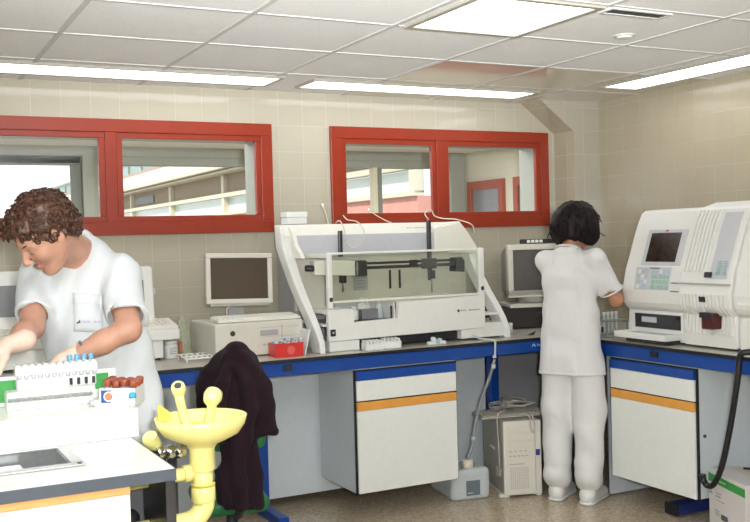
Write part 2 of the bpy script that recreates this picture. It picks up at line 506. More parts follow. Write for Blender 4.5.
# mineral-fibre ceiling tile
q = NT('ceiling_tile')
g = q.add('ShaderNodeNewGeometry')
n1 = q.add('ShaderNodeTexNoise', Scale=140.0, Detail=2.0); q.link(g.outputs['Position'], n1.inputs['Vector'])
rp = q.add('ShaderNodeValToRGB'); e = rp.color_ramp.elements
e[0].position = 0.33; e[0].color = srgb('#dededd'); e[1].position = 0.5; e[1].color = srgb('#e8e8e7')
q.link(n1.outputs['Fac'], rp.inputs['Fac']); q.link(rp.outputs['Color'], q.b.inputs['Base Color'])
bp = q.add('ShaderNodeBump', Strength=0.2, Distance=0.003); q.link(n1.outputs['Fac'], bp.inputs['Height']); q.link(bp.outputs['Normal'], q.b.inputs['Normal'])
q.set(Roughness=0.85)
m_ceil = q.m
m_ceil_gloss = mat('gloss_ceiling_panel', '#d0c9b9', 0.10, var=0.02, spec=0.6)
m_tbar = mat('ceiling_bar', '#c4c4c1', 0.5, var=0.02)
m_tbar_d = mat('light_surround', '#a19d90', 0.45, var=0.02)
m_diff = emit('lamp_diffuser', '#fafcff', DIFF)

# ================================================================== the room
CZ = 2.39; WY = 5.42; WX = 4.45; LX = -2.3; FY = -1.9
struct('floor', box(LX-.15, WX+.15, FY-.15, WY+.18, -0.12, 0), m_floor)
# back wall with two openings
bm = NB(); Y0, Y1 = WY, WY+.18
OZ0, OZ1 = 1.652, 2.094
ops = [(.47, 2.032), (2.613, 4.060)]
for x0, x1 in [(LX-.15, ops[0][0]), (ops[0][1], ops[1][0]), (ops[1][1], WX+.15)]: add_box(bm, x0, x1, Y0, Y1, 0, CZ+.1)
for x0, x1 in ops:
    add_box(bm, x0, x1, Y0, Y1, 0, OZ0); add_box(bm, x0, x1, Y0, Y1, OZ1, CZ+.1)
bm.normal_update()
for f in bm.faces:                          # plain painted reveals in the openings
    c = f.calc_center_median()
    if (abs(f.normal.x) > .5 and any(abs(c.x-e) < .01 for o_ in ops for e in o_)) or (abs(f.normal.z) > .5 and min(abs(c.z-OZ0), abs(c.z-OZ1)) < .01): f.material_index = 1
struct('wall_back', bm, [m_tile_back, m_beam])
struct('wall_right', box(WX, WX+.15, FY-.15, WY, 0, CZ+.1), m_tile_side)
struct('wall_left', box(LX-.15, LX, FY-.15, WY, 0, CZ+.1), m_plaster)
struct('wall_front', box(LX, WX, FY-.15, FY, 0, CZ+.1), m_plaster)
# tiled corner column with a sloping haunch under the ceiling
CX, CY = 4.228, 5.21
bm = box(CX, WX, CY, WY, 0, CZ)
add_prism(bm, [(CX, 2.186), (CX, CZ), (3.95, CZ)], 'xz', CY, WY)
bm.normal_update()
for f in bm.faces: f.material_index = 1 if abs(f.normal.x) > 0.5 else 0
struct('trim_1', bm, [m_tile_col_f, m_tile_side])
# ceiling of square tiles on bars
PX, PY, GX, GY = 0.625, 0.616, 0.73, 4.207
ceiling = struct('ceiling', box(LX-.15, WX+.15, FY-.15, WY+.1, CZ, CZ+.08), m_ceil)
bm = NB()
kx = range(-5, 7); ky = range(-10, 2)
for k in kx:
    x = GX+PX*k
    if LX < x < WX-.03: add_box(bm, x-.011, x+.011, FY, WY, CZ-.004, CZ+.001)
for k in ky:
    y = GY+PY*k
    if FY < y < WY: add_box(bm, LX, WX, y-.011, y+.011, CZ-.0035, CZ+.001)
struct('ceiling_bars', bm, m_tbar, ceiling)
bm = NB()
for k in range(3, 6):
    x0 = GX+PX*k+.012; x1 = min(GX+PX*(k+1)-.012, WX-.01)
    for a, b in ((GY+.012, GY+PY-.012),):
        add_box(bm, x0, x1, a, b, CZ-.002, CZ+.002)
add_box(bm, GX+PX*3+.012, WX-.01, GY+PY+.012, WY-.005, CZ-.002, CZ+.002)
struct('gloss_panels', bm, m_ceil_gloss, ceiling)
struct('baseboard_back', box(LX, CX, WY-.012, WY, 0, .08), m_tile_back)
struct('baseboard_right', box(WX-.012, WX, FY, CY, 0, .08), m_tile_side)

# red two-light windows
def window(name, x0, x1, xm):
    z0, z1 = 1.555, 2.192
    r = empty(name, (x0+.82, WY, z0), 'x', 'window'); del r['label'], r['category']; r['kind'] = 'structure'
    bm = NB()
    add_ringframe(bm, x0, x1, z0, z1, .072, WY-.028, WY-.0005, .003)
    add_box(bm, xm-.032, xm+.032, WY-.026, WY+.004, z0+.07, z1-.07, .003)
    obj('window_frame', bm, m_red, r)
    for a, b in ((x0+.07, xm-.03), (xm+.03, x1-.07)):
        bm = NB(); add_ringframe(bm, a, b, z0+.07, z1-.07, .034, WY-.018, WY+.012, .003)
        s = obj('window_sash', bm, m_red, r)
        obj('glass_pane', box(a+.02, b-.02, WY-.004, WY+.0, z0+.09, z1-.09), m_gl, s)
    return r
window('window_1', .37, 2.13, 1.187); window('window_2', 2.513, 4.158, 3.293)

# ceiling lights
def lamp(label, x0, x1, y0, y1, group, w=.02, dm=None):
    t = empty('ceiling_light', ((x0+x1)/2, (y0+y1)/2, CZ-.012), label, 'light', group)
    bm = NB()
    add_box(bm, x0-w, x1+w, y0-w, y0, CZ-.012, CZ+.002); add_box(bm, x0-w, x1+w, y1, y1+w, CZ-.012, CZ+.002)
    add_box(bm, x0-w, x0, y0, y1, CZ-.012, CZ+.002); add_box(bm, x1, x1+w, y0, y1, CZ-.012, CZ+.002)
    obj('surround', bm, m_tbar_d, t)
    obj('diffuser', box(x0, x1, y0, y1, CZ-.008, CZ-.002), dm or m_diff, t)
    return t
G = 'fluorescent panels in the ceiling'
lamp('long narrow ceiling light above the left red window', .505, 2.005, 4.93, 5.19, G)
lamp('long narrow ceiling light above the right red window', 2.225, 3.725, 4.95, 5.19, G)
lamp('long narrow ceiling light running along the right tiled wall', 3.985, 4.245, 3.1, 4.62, G)
lamp('square ceiling light panel at the top of the view', GX+PX*2+.07, GX+PX*3-.035, GY-PY*2+.04, GY-PY-.035, G, .028)
# detector and air grille
t = empty('smoke_detector', (3.07, 3.41, CZ-.012), 'round pale smoke detector on the ceiling', 'smoke detector')
obj('base_ring', lathe([(.05, CZ-.006), (.052, CZ)], 24, loc=(3.07, 3.41, 0)), m_tbar, t)
obj('sensor_dome', lathe([(.012, CZ-.012), (.03, CZ-.011), (.036, CZ-.006)], 24, loc=(3.07, 3.41, 0)), m_ceil, t)
t = empty('air_vent', (2.79, 3.1, CZ-.01), 'dark slotted air grille at the corner of the square light', 'vent')
bm = NB()
add_box(bm, 2.63, 2.95, 2.985, 2.998, CZ-.01, CZ); add_box(bm, 2.63, 2.95, 3.06, 3.073, CZ-.01, CZ)
add_box(bm, 2.63, 2.643, 2.998, 3.06, CZ-.01, CZ); add_box(bm, 2.937, 2.95, 2.998, 3.06, CZ-.01, CZ)
obj('frame', bm, m_tbar, t)
bm = NB()
for k in range(3): add_box(bm, 2.643, 2.937, 3.004+.02*k, 3.013+.02*k, CZ-.008, CZ-.001)
obj('slats', bm, m_gunmetal, t)

# ================================================================== beyond the windows: passage, courtyard, neighbouring wing
m_pass_c = mat('passage_ceiling', '#e6e2d6', 0.8, var=0.02)
m_beam_d = mat('passage_frame', '#7a7e78', 0.55, var=0.03)
m_pass_w = mat('passage_wall', '#cfcab9', 0.8, var=0.03)
struct('floor_corridor', box(LX, 4.8, WY+.18, 7.34, -.12, 0), m_floor)
struct('ceiling_corridor', box(LX, 4.8, WY+.18, 7.34, 2.222, 2.36), m_pass_c)
bm = NB()
add_box(bm, LX, 4.49, 7.2, 7.34, 2.15, 2.222); add_box(bm, LX, 4.49, 7.22, 7.34, 2.09, 2.15)
add_box(bm, LX, 4.49, 7.2, 7.34, 0, 1.0)
add_box(bm, 1.372, 1.48, 7.16, 7.34, 1.0, 2.15); add_box(bm, 4.48, 4.62, 7.18, 7.34, 0, 2.222)
add_box(bm, LX, LX+.2, 7.2, 7.34, 1.0, 2.15)
struct('wall_corridor_outer', bm, m_beam)
struct('wall_corridor_end', box(4.655, 4.8, WY+.18, 7.34, 0, 2.36), m_pass_w)
struct('wall_corridor_side', box(LX-.15, LX, WY+.18, 7.34, 0, 2.36), m_pass_w)
w3 = struct('window_3', (lambda b: (add_ringframe(b, 0.3, 1.372, 1.0, 2.168, .072, 7.22, 7.27, .004), b)[1])(NB()), m_beam_d)
obj('glass_pane', box(.36, 1.31, 7.24, 7.246, 1.05, 2.03), m_gl, w3)
bm = NB(); add_box(bm, 3.735, 3.778, 7.21, 7.27, 1.0, 2.09)
w4 = struct('window_4', bm, mat('cream_steel', '#d4cbb0', 0.5, var=0.02))
obj('window_mullion', box(3.779, 3.825, 7.22, 7.3, 1.0, 2.09), m_beam_d, w4)
def red_window(name, y0, y1):
    bm = NB()
    add_box(bm, 4.62, 4.655, y0, y1, 1.89, 1.965); add_box(bm, 4.62, 4.655, y0, y1, 1.0, 1.08)
    add_box(bm, 4.62, 4.655, y0, y0+.06, 1.08, 1.89); add_box(bm, 4.62, 4.655, y1-.06, y1, 1.08, 1.89)
    r = struct(name, bm, m_red2)
    obj('dark_pane', box(4.64, 4.654, y0+.055, y1-.055, 1.07, 1.9), m_screen_g, r)
red_window('window_5', 6.62, 7.15); red_window('window_6', 5.95, 6.47)
# neighbouring wing across the courtyard
struct('ground_outside', box(-9, 20, 7.34, 60, -.14, -.02), mat('courtyard', '#9a958a', 0.9))
b = empty('building_wing', (5.2, 20, 0), 'low cream and white wing with steel framed windows across the courtyard', 'building')
FX = 5.0; A, B = 8.7, 36.0
m_cream = mat('cream_paint', '#cbc4ae', 0.6, var=0.02)
obj('wall', box(FX+.04, FX+.5, A, B, 0, 1.72), mat('grey_render', '#b3aa97', 0.8, var=0.03), b)
obj('pink_band', box(FX+.02, FX+.5, A, B, 1.72, 1.93), mat('pink_brick', '#c98f82', 0.8, var=0.08, nscale=8), b)
obj('window_band', box(FX+.06, FX+.1, A, B, 1.97, 2.2), mat('sky_glazing', '#c3cdc6', 0.15, var=0.05, nscale=1.5), b)  # pale colour stands in for sky reflected in the panes
obj('spandrel_band', box(FX+.05, FX+.5, A, B, 2.28, 2.58), mat('brown_panel', '#94846f', 0.75, var=0.04), b)
bm = NB(); add_box(bm, FX-.03, FX+.1, A, B, 2.21, 2.275); add_box(bm, FX-.02, FX+.1, A, B, 1.93, 1.98)
obj('window_rail', bm, m_cream, b)
bm = NB(); add_box(bm, FX-.28, FX+.1, A, B, 2.62, 2.685); add_box(bm, FX-.18, FX+.1, A, B, 2.575, 2.605)
obj('roof_fascia', bm, m_cream, b)
for k in range(9):
    y = 8.7+3.05*k if k else 8.75
    obj('window_post', box(FX-.02, FX+.08, y-.06, y+.06, 1.98, 2.56), m_cream, b)
obj('parapet', box(FX+.1, FX+.6, A, B, 2.58, 2.98), mat('white_render', '#efece6', 0.8, var=0.02), b)
obj('clerestory', box(FX+.35, FX+.8, A, B, 2.98, 3.12), mat('brown_flashing', '#a58b78', 0.7), b)
cg = obj('clerestory_glass', box(FX+.5, FX+.54, A, B, 3.12, 3.42), mat('teal_glazing', '#9cc3c0', 0.2, var=0.06, nscale=2), b)
bm = NB()
for k in range(24): add_box(bm, FX+.47, FX+.5, A+1.2*k, A+1.2*k+.07, 3.12, 3.42)
obj('glazing_bars', bm, m_cream, cg)
obj('roof', box(FX+.3, FX+3.5, A, B, 3.42, 3.5), m_white, b)
obj('vent_grille', box(FX+.03, FX+.06, 19.2, 20.6, 2.33, 2.48), m_gunmetal, b)

# ================================================================== wall benches
BZ = 0.90
t = empty('worktop', (2.0, 5.0, .885), 'L-shaped grey laboratory worktop with thin black edge below the red windows', 'worktop')
obj('surface', prism([(-1.6, 4.585), (3.615, 4.585), (3.615, 1.6), (4.445, 1.6), (4.445, 5.20), (4.22, 5.20), (4.22, 5.415), (-1.6, 5.415)], 'xy', .887, BZ), m_top, t)
bm = NB()
add_box(bm, -1.6, 3.605, 4.574, 4.586, .884, BZ-.0005); add_box(bm, 3.604, 3.616, 1.6, 4.586, .884, BZ-.0005)
obj('edge_band', bm, m_black, t)
obj('core', prism([(-1.6, 4.64), (3.67, 4.64), (3.67, 1.6), (4.44, 1.6), (4.44, 5.20), (4.21, 5.20), (4.21, 5.41), (-1.6, 5.41)], 'xy', .872, .8865), m_black, t)

def cframe_y(x, y_back, y_front, name_t):
    """C-shaped bench leg whose foot runs forward along y"""
    obj('leg', box(x-.03, x+.03, y_back-.06, y_back, .05, .815, .004), m_blue, name_t)
    f = obj('foot', box(x-.03, x+.03, y_front, y_back, .008, .055, .004), m_blue, name_t)
    obj('levelling_pad', lathe([(.028, 0), (.028, .007), (.012, .009)], 14, loc=(x, y_front+.05, 0)), m_black, f)
    obj('bracket', box(x-.03, x+.03, y_front+.35, y_back, .765, .815, .004), m_blue, name_t)
t = empty('workbench', (1.9, 5.0, 0), 'blue steel bench frame with white back panels below the red windows', 'workbench')
obj('front_rail', box(-1.6, 3.6, 4.588, 4.632, .815, .8835, .004), m_blue, t)
for x in (-.6, 1.87): cframe_y(x, 5.06, 4.72, t)
obj('leg', box(3.39, 3.45, 5.025, 5.078, .0, .815, .004), m_blue, t)
for x0, x1 in ((-.57, 1.835), (1.905, 2.89), (2.89, 3.385)):
    obj('back_panel', box(x0, x1, 5.085, 5.105, .06 if x0 < 2.5 else .02, .80), m_panel, t, label='pale bluish white back panel')
obj('end_panel', box(3.455, 4.2, 5.085, 5.105, .02, .80), m_greywall, t, label='grey textured back panel')
obj('rail_clip', box(1.835, 1.885, 4.580, 4.588, .84, .871, .002), m_black, t)
bm = NB()
M = M_axes((3.385, 4.5875, .848), (1, 0, 0), (0, 0, 1))
add_prism(bm, [(0, 0), (.006, .017), (.012, .017), (.006, 0)], 'xy', -.0006, .0006)
add_prism(bm, [(.012, .009), (.022, 0), (.028, 0), (.018, .017), (.012, .017)], 'xy', -.0006, .0006)
bmesh.ops.transform(bm, matrix=M, verts=bm.verts)
strokes(bm, M_axes((3.421, 4.5875, .850), (1, 0, 0), (0, 0, 1)), .105, .013, [9], 3)
obj('maker_mark', bm, m_logo_w, t, label='small white lettering')
t = empty('workbench', (3.9, 3.4, 0), 'blue steel bench frame with pale back panel along the right wall under the big analyzer', 'workbench')
obj('front_rail', box(3.618, 3.662, 1.6, 4.575, .815, .8835, .004), m_blue, t)
obj('end_panel', box(3.70, 4.02, 4.29, 4.31, .01, .812), m_panel, t)
obj('back_panel', box(4.155, 4.175, 1.6, 4.5, .02, .812), m_panel, t)
for y in (3.815, 2.1):
    obj('leg', box(4.09, 4.145, y-.03, y+.03, .065, .83, .004), m_blue, t)
    f = obj('foot', box(3.70, 4.145, y-.045, y+.045, .01, .065, .004), m_navy, t)
    obj('end_cap', box(3.685, 3.70, y-.046, y+.046, .008, .067, .003), m_black, f)
    obj('bracket', box(3.67, 4.145, y-.03, y+.03, .831, .868, .004), m_blue, t)
obj('rail_clip', box(3.608, 3.618, 3.81, 3.865, .84, .871, .002), m_black, t)
# hanging cupboards with a drawer
def cupboard(rotz, loc, label):
    """local: front faces -y, x 0..0.63 across, hung under the bench"""
    t = empty('drawer_cupboard', loc, label, 'cupboard', 'white drawer cupboards hung under the wall benches', rotz)
    w = .63
    bm = NB()
    add_box(bm, 0, .018, .02, .46, .155, .812); add_box(bm, w-.018, w, .02, .46, .155, .812)
    add_box(bm, .018, w-.018, .02, .46, .155, .175); add_box(bm, .018, w-.018, .44, .46, .175, .812)
    add_box(bm, .018, w-.018, .02, .44, .79, .812)
    obj('carcass', bm, m_panel, t, local=True)
    bm = NB()
    add_box(bm, -.001, .019, .006, .02, .15, .808); add_box(bm, w-.019, w+.001, .006, .02, .15, .808)
    add_box(bm, .019, w-.019, .012, .02, .15, .808)
    obj('edge_seal', bm, m_black, t, local=True)
    d = obj('drawer', box(.008, w-.008, -.006, .01, .645, .752, .002), m_white, t, local=True)
    obj('grip_rail', box(.008, w-.008, -.010, .01, .753, .801, .003), m_blue, t, local=True, label='blue grip rail')
    p = obj('door', box(.008, w-.008, -.006, .01, .155, .592, .002), m_white, t, local=True)
    obj('door_grip', box(.008, w-.008, -.008, .01, .593, .638, .003), m_orange, t, local=True, label='orange grip strip')
    obj('lock', lathe([(.009, 0), (.009, .006)], 12, M=Matrix.Translation((w+.002, .05, .47)) @ Matrix.Rotation(PI/2, 4, 'Y')), m_gunmetal, t, local=True)
    return t
c1 = cupboard(0, (2.236, 4.585, 0), 'white drawer cupboard with orange strip in the middle, below the large pipetting instrument')
c2 = cupboard(-PI/2, (3.615, 4.185, 0), 'white drawer cupboard with orange strip under the right-wall analyzer, beside the standing woman')

# ================================================================== island bench in front
t = empty('island_worktop', (.1, 2.95, .87), 'white island worktop with dark slate edge in the left front corner', 'worktop')
# top with a well for the tray
bm = NB()
IX0, IX1, IY0, IY1 = -.75, .703, 2.557, 3.37
hx0, hx1, hy0, hy1 = -.40, .475, 2.755, 3.0
for x0, x1, y0, y1 in ((IX0, IX1, IY0, hy0), (IX0, IX1, hy1, IY1), (IX0, hx0, hy0, hy1), (hx1, IX1, hy0, hy1)):
    add_box(bm, x0, x1, y0, y1, .872, BZ)
obj('surface', bm, m_topw, t)
bm = NB(); add_box(bm, IX0, IX1+.004, IY0-.004, IY0, .868, BZ-.0008); add_box(bm, IX1, IX1+.004, IY0, IY1, .868, BZ-.0008)
obj('edge_band', bm, m_slate, t)
t = empty('sink_tray', (.04, 2.88, .85), 'stainless steel sink tray let into the white island worktop', 'sink')
bm = NB()
add_box(bm, hx0+.002, hx1-.002, hy0+.002, hy1-.002, .800, .804)
for a in ((hx0+.002, hx1-.002, hy0+.002, hy0+.006), (hx0+.002, hx1-.002, hy1-.006, hy1-.002), (hx0+.002, hx0+.006, hy0+.006, hy1-.006), (hx1-.006, hx1-.002, hy0+.006, hy1-.006)):
    add_box(bm, *a, .804, .9005)
obj('basin', bm, m_steel, t)
bm = NB()
for a in ((hx0-.03, hx1+.03, hy0-.03, hy0+.003), (hx0-.03, hx1+.03, hy1-.003, hy1+.028), (hx0-.03, hx0+.003, hy0+.003, hy1-.003), (hx1-.003, hx1+.03, hy0+.003, hy1-.003)):
    add_box(bm, *a, BZ+.0005, BZ+.0065, .002)
obj('rim', bm, m_steel, t)
obj('screw', lathe([(.006, BZ+.006), (.006, BZ+.009)], 10, loc=(.49, 2.74, 0)), m_gunmetal, t)
bm = NB(); add_box(bm, hx0+.02, hx1-.11, hy0+.02, hy1-.03, .868, .874, .002)
obj('drain_plate', bm, mat('brushed_plate', '#9fa3a6', 0.3, 0.9, var=0.08), t)
t = empty('island_cupboard', (0, 2.9, 0), 'white cupboard with light orange wood strip under the island worktop', 'cupboard')
bm = NB()
add_box(bm, IX0+.02, .578, 2.60, 3.33, .06, .79)
obj('carcass', bm, m_black, t)
obj('plinth', box(IX0+.04, .57, 2.64, 3.3, 0, .06), m_black, t)
xs = (-.70, -.05, .59)
for a, bx in zip(xs, xs[1:]):
    d = obj('drawer', box(a+.003, bx-.003, 2.573, 2.60, .10, .843, .002), m_white, t)
    g = NB(); add_box(g, a+.003, bx-.003, 2.571, 2.60, .845, .862, .002); add_box(g, a+.003, bx-.003, 2.568, 2.60, .8635, .8675, .001)
    obj('grip_strip', box(a+.003, bx-.003, 2.566, 2.60, .845, .8675, .003), m_orange2, d, label='light orange wood strip')
    g.free()
sb = obj('service_box', box(.592, .752, 3.0, 3.2, .0, .80, .006), mat('service_grey', '#55575a', 0.6, var=0.08), t)
obj('knob', lathe([(.03, 0), (.03, .012), (.012, .014)], 18, M=Matrix.Translation((.68, 3.0, .66)) @ Matrix.Rotation(PI/2, 4, 'X')), m_black, sb)
# white cabinet standing on the island
t = empty('base_unit', (.1, 3.2, BZ), 'long plain white instrument base box on the island worktop below the tube rack', 'instrument base')
obj('housing', box(-.7, .727, 3.036, 3.365, BZ+.0005, .9915, .006, 3), mat('white_enamel', '#f0f1ee', 0.32, var=0.01), t)

# ================================================================== the large pipetting instrument
t = empty('pipetting_instrument', (2.7, 5.0, BZ), 'large white pipetting instrument with clear front shield in the middle of the worktop', 'laboratory instrument')
inst = t
obj('rear_housing', prism([(5.13, .93), (5.385, .93), (5.385, 1.57), (5.16, 1.58), (5.13, 1.53)], 'yz', 2.14, 3.27, .006), m_inst_d, t)
obj('interior_wall', box(2.13, 3.275, 5.105, 5.131, 1.10, 1.42), mat('instrument_inner', '#cdcabd', 0.5, var=0.02), t)
obj('top_hood', prism([(5.085, 1.528), (5.13, 1.59), (5.25, 1.592), (5.25, 1.53)], 'yz', 2.072, 3.215, .006), m_inst_c, t)
obj('front_panel', box(2.115, 3.03, 5.075, 5.13, 1.40, 1.529, .004), m_inst_g, t, label='lilac grey panel under the hood')
obj('hood_shoulder', prism([(3.03, 1.405), (3.03, 1.56), (3.215, 1.592), (3.27, 1.53), (3.335, 1.44), (3.335, 1.405)], 'xz', 5.06, 5.37, .012), m_inst_c, t)
# leaning side legs
fr = [(4.660, BZ+.001), (4.668, .96), (4.71, 1.02), (4.775, 1.09), (4.86, 1.17), (4.95, 1.265), (5.03, 1.37), (5.085, 1.46), (5.10, 1.54), (5.12, 1.585)]
bk = [(5.20, 1.585), (5.19, 1.46), (5.12, 1.36), (5.04, 1.255), (4.95, 1.16), (4.87, 1.08), (4.81, 1.0), (4.78, BZ+.001)]
for x0, x1 in ((2.05, 2.115), (3.275, 3.335)):
    if x0 < 3: f2, b2 = fr, bk
    else: f2, b2 = [(y+.035, z) for y, z in fr[:6]]+[(5.05, 1.36), (5.07, 1.43)], [(5.2, 1.43)]+[(y+.035, z) for y, z in bk[2:]]
    bm = prism(f2+b2, 'yz', x0, x1, .006)
    for v in bm.verts:                       # the leg narrows towards its foot
        k = max(0, min(1, (1.5-v.co.z)/.6)); c0 = (x0+.02 if x0 < 3 else x0+.008)
        v.co.x = v.co.x+k*(.028 if abs(v.co.x-x0) < .02 else -.006) if x0 < 3 else v.co.x-k*(.02 if abs(v.co.x-x1) < .02 else 0)
    obj('side_leg', bm, m_inst, t)
obj('hood_corner', prism([(4.93, 1.40), (4.955, 1.425), (5.02, 1.47), (5.06, 1.55), (5.12, 1.588), (5.14, 1.5), (5.13, 1.40)], 'yz', 2.10, 2.125, .004), m_inst_c, t)
# shield posts, rails, clear shield
for x0, x1, z0 in ((2.160, 2.188, 1.13), (3.122, 3.158, .985)):
    p = obj('shield_post', box(x0, x1, 4.722, 4.752, z0, 1.43, .005), m_inst, t)
    obj('side_rail', box(x0+.004, x1-.004, 4.752, 5.08, 1.40, 1.424, .003), m_inst_c, p)
    obj('catch', box((x0+x1)/2-.009, (x0+x1)/2+.009, 4.714, 4.722, 1.168 if x0 < 3 else 1.185, 1.19 if x0 < 3 else 1.207, .003), m_dark, p)
obj('front_shield', box(2.188, 3.122, 4.733, 4.738, 1.135, 1.418), m_gl2, t)
bm = NB(); add_box(bm, 2.188, 3.122, 4.728, 4.744, 1.418, 1.43, .003); add_box(bm, 2.188, 3.122, 4.726, 4.745, 1.158, 1.17, .003)
obj('shield_rail', bm, m_inst_c, t)
# lower fascia, cut away for the bottle bay
fz = [(2.148, .957), (3.142, .968), (3.142, 1.158), (2.575, 1.145), (2.566, 1.058), (2.300, 1.052), (2.300, 1.118), (2.285, 1.125), (2.148, 1.128)]
obj('fascia', prism(fz, 'xz', 4.70, 4.735, .004), m_inst, t)
bm = NB()
add_box(bm, 2.13, 3.27, 4.735, 5.12, 1.036, 1.046); add_box(bm, 2.57, 3.14, 4.735, 5.105, 1.142, 1.152)
add_box(bm, 2.15, 2.30, 4.735, 5.105, 1.10, 1.112); add_box(bm, 2.30, 2.306, 4.735, 5.1, 1.046, 1.12); add_box(bm, 2.562, 2.568, 4.735, 5.1, 1.046, 1.145)
obj('deck', bm, m_inst, t)
obj('bay_floor', box(2.306, 2.562, 4.737, 5.1, 1.046, 1.0535), m_dark, t)
obj('bay_back', box(2.306, 2.562, 4.95, 4.955, 1.054, 1.142), m_inst_g, t)
bm = NB(); add_box(bm, 2.152, 2.33, 4.705, 5.0, BZ+.001, .956, .004)
obj('foot_block', bm, m_inst, t)
obj('foot_block', prism([(2.985, BZ+.012), (3.285, BZ+.012), (3.285, .955), (3.262, .995), (3.155, .995), (3.0, .967), (2.985, .962)], 'xz', 4.712, 5.0, .004), m_inst, t)
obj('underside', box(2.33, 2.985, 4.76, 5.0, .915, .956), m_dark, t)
bm = NB()
for k in range(16): add_box(bm, 2.55+.021*k, 2.558+.021*k, 4.755, 4.76, .935, .941)
obj('vent_slots', bm, m_gunmetal, t)
obj('power_switch', box(2.155, 2.185, 4.692, 4.70, .985, 1.022, .003), m_dark, t)
obj('status_lamp', box(2.166, 2.174, 4.690, 4.692, 1.0, 1.01), m_inst_g, t)
bm = NB(); M = M_axes((2.968, 4.6985, 1.073), (1, 0, .012), (0, 0, 1))
add_lathe(bm, [(.0085, -.0006), (.0085, .0006)], 14, M=Matrix.Translation((2.960, 4.699, 1.076)) @ Matrix.Rotation(PI/2, 4, 'X'))
strokes(bm, M_axes((2.976, 4.699, 1.0725), (1, 0, .012), (0, 0, 1)), .13, .008, [4, 7], 5)
obj('badge', bm, m_ink, t, label='dark dot and small print')
bm = strokes(NB(), M_axes((2.86, 5.099, 1.556), (1, 0, 0), (0, .5, 1)), .14, .0065, [3, 8], 9)
obj('hood_print', bm, m_ink_l, t)
bm = NB(); add_box(bm, 2.50, 2.59, 5.100, 5.105, 1.20, 1.305, .001)
n = obj('notice_card', bm, mat('grey_card', '#a9aba8', 0.7, var=0.03), t)
bm = NB()
for k in range(5): add_box(bm, 2.515, 2.575, 5.0985, 5.1, 1.215+.018*k, 1.221+.018*k)
obj('notice_print', bm, m_ink_l, n)
for x in (2.735, 2.80):
    obj('slot', box(x, x+.012, 5.10, 5.106, 1.20, 1.31), m_dark, t)
# pipetting arms
a = obj('swing_arm', prism([(2.19, 1.385), (2.19, 1.305), (2.46, 1.29), (2.46, 1.375)], 'xz', 4.96, 5.03, .004), m_inst_c, t)
obj('arm_head', box(2.44, 2.515, 4.945, 5.04, 1.285, 1.378, .012), m_gunmetal, a)
obj('rail', box(2.505, 3.13, 4.955, 4.97, 1.352, 1.366), m_dark, a)
obj('rail', box(2.505, 3.13, 4.955, 4.99, 1.325, 1.343, .002), m_gunmetal, a)
obj('end_block', prism([(3.10, 1.29), (3.165, 1.285), (3.168, 1.35), (3.15, 1.375), (3.105, 1.372)], 'xz', 4.94, 5.02, .008), m_dark, a)
obj('carriage', box(2.87, 2.965, 4.93, 4.955, 1.315, 1.375, .004), m_gunmetal, a)
obj('carriage', box(2.79, 2.84, 4.94, 4.955, 1.33, 1.37, .004), m_dark, a)
obj('motor', cyl((2.145, 4.98, 1.345), (2.215, 4.98, 1.34), .018), m_dark, t)
for x, zt, zb in ((2.395, 1.55, 1.20), (2.985, 1.60, 1.17)):
    c = obj('pipette_column', box(x-.011, x+.011, 5.04, 5.062, 1.40 if x < 2.6 else 1.24, zt, .003), m_gunmetal, t)
    obj('pipette_needle', cyl((x, 5.03, zb), (x, 5.03, 1.29), .0055, 10), m_steel, c)
    obj('needle_holder', box(x-.016, x+.016, 5.01, 5.05, 1.25, 1.30, .004), m_dark, c)
# bottles in the bay
def bottle(x, y, z, r, h, label, m=m_card, capm=m_white):
    b = empty('reagent_bottle', (x, y, z), label, 'bottle', 'reagent bottles in the instrument bay')
    obj('body', lathe([(r*.9, z), (r, z+.004), (r, z+h*.62), (r*.8, z+h*.72), (r*.45, z+h*.78), (r*.45, z+h*.82)], 18, loc=(x, y, 0)), m, b)
    obj('cap', lathe([(r*.56, z+h*.81), (r*.58, z+h*.97), (r*.5, z+h)], 16, loc=(x, y, 0)), capm, b)
bottle(2.345, 4.80, 1.0545, .026, .075, 'small white bottle at the left end of the instrument bay')
bottle(2.425, 4.86, 1.0545, .024, .115, 'white capped bottle behind the grey rack in the instrument bay', m_card)
bottle(2.462, 4.88, 1.0545, .022, .112, 'second white capped bottle close behind the grey rack in the instrument bay', m_card)
bottle(2.515, 4.82, 1.0545, .022, .105, 'clear bluish bottle right of the grey rack in the instrument bay', m_milk)
r = empty('vial_rack', (2.44, 4.79, 1.0545), 'small grey rack standing among the bottles in the instrument bay', 'rack')
obj('body', box(2.385, 2.485, 4.775, 4.825, 1.0545, 1.112, .004), mat('rack_grey', '#77777a', 0.5, var=0.05), r)
obj('rod', box(2.548, 2.556, 4.745, 4.753, 1.0545, 1.125), m_dark, r)
v = empty('sample_vial', (3.17, 4.74, .9955), 'tiny vial with dark red cap on the right shoulder of the pipetting instrument', 'vial')
obj('body', lathe([(.012, .9955), (.012, 1.02)], 12, loc=(3.19, 4.75, 0)), m_grey_t, v)
obj('cap', lathe([(.013, 1.02), (.013, 1.042)], 12, loc=(3.19, 4.75, 0)), m_brownp, v)
# white box on the hood
b = empty('small_box', (2.13, 5.22, 1.594), 'small white lidded box on top left corner of the pipetting instrument', 'box')
obj('body', box(2.108, 2.228, 5.135, 5.235, 1.5935, 1.632, .004), m_card, b)
obj('lid', box(2.105, 2.231, 5.132, 5.238, 1.6325, 1.664, .004), m_white, b)
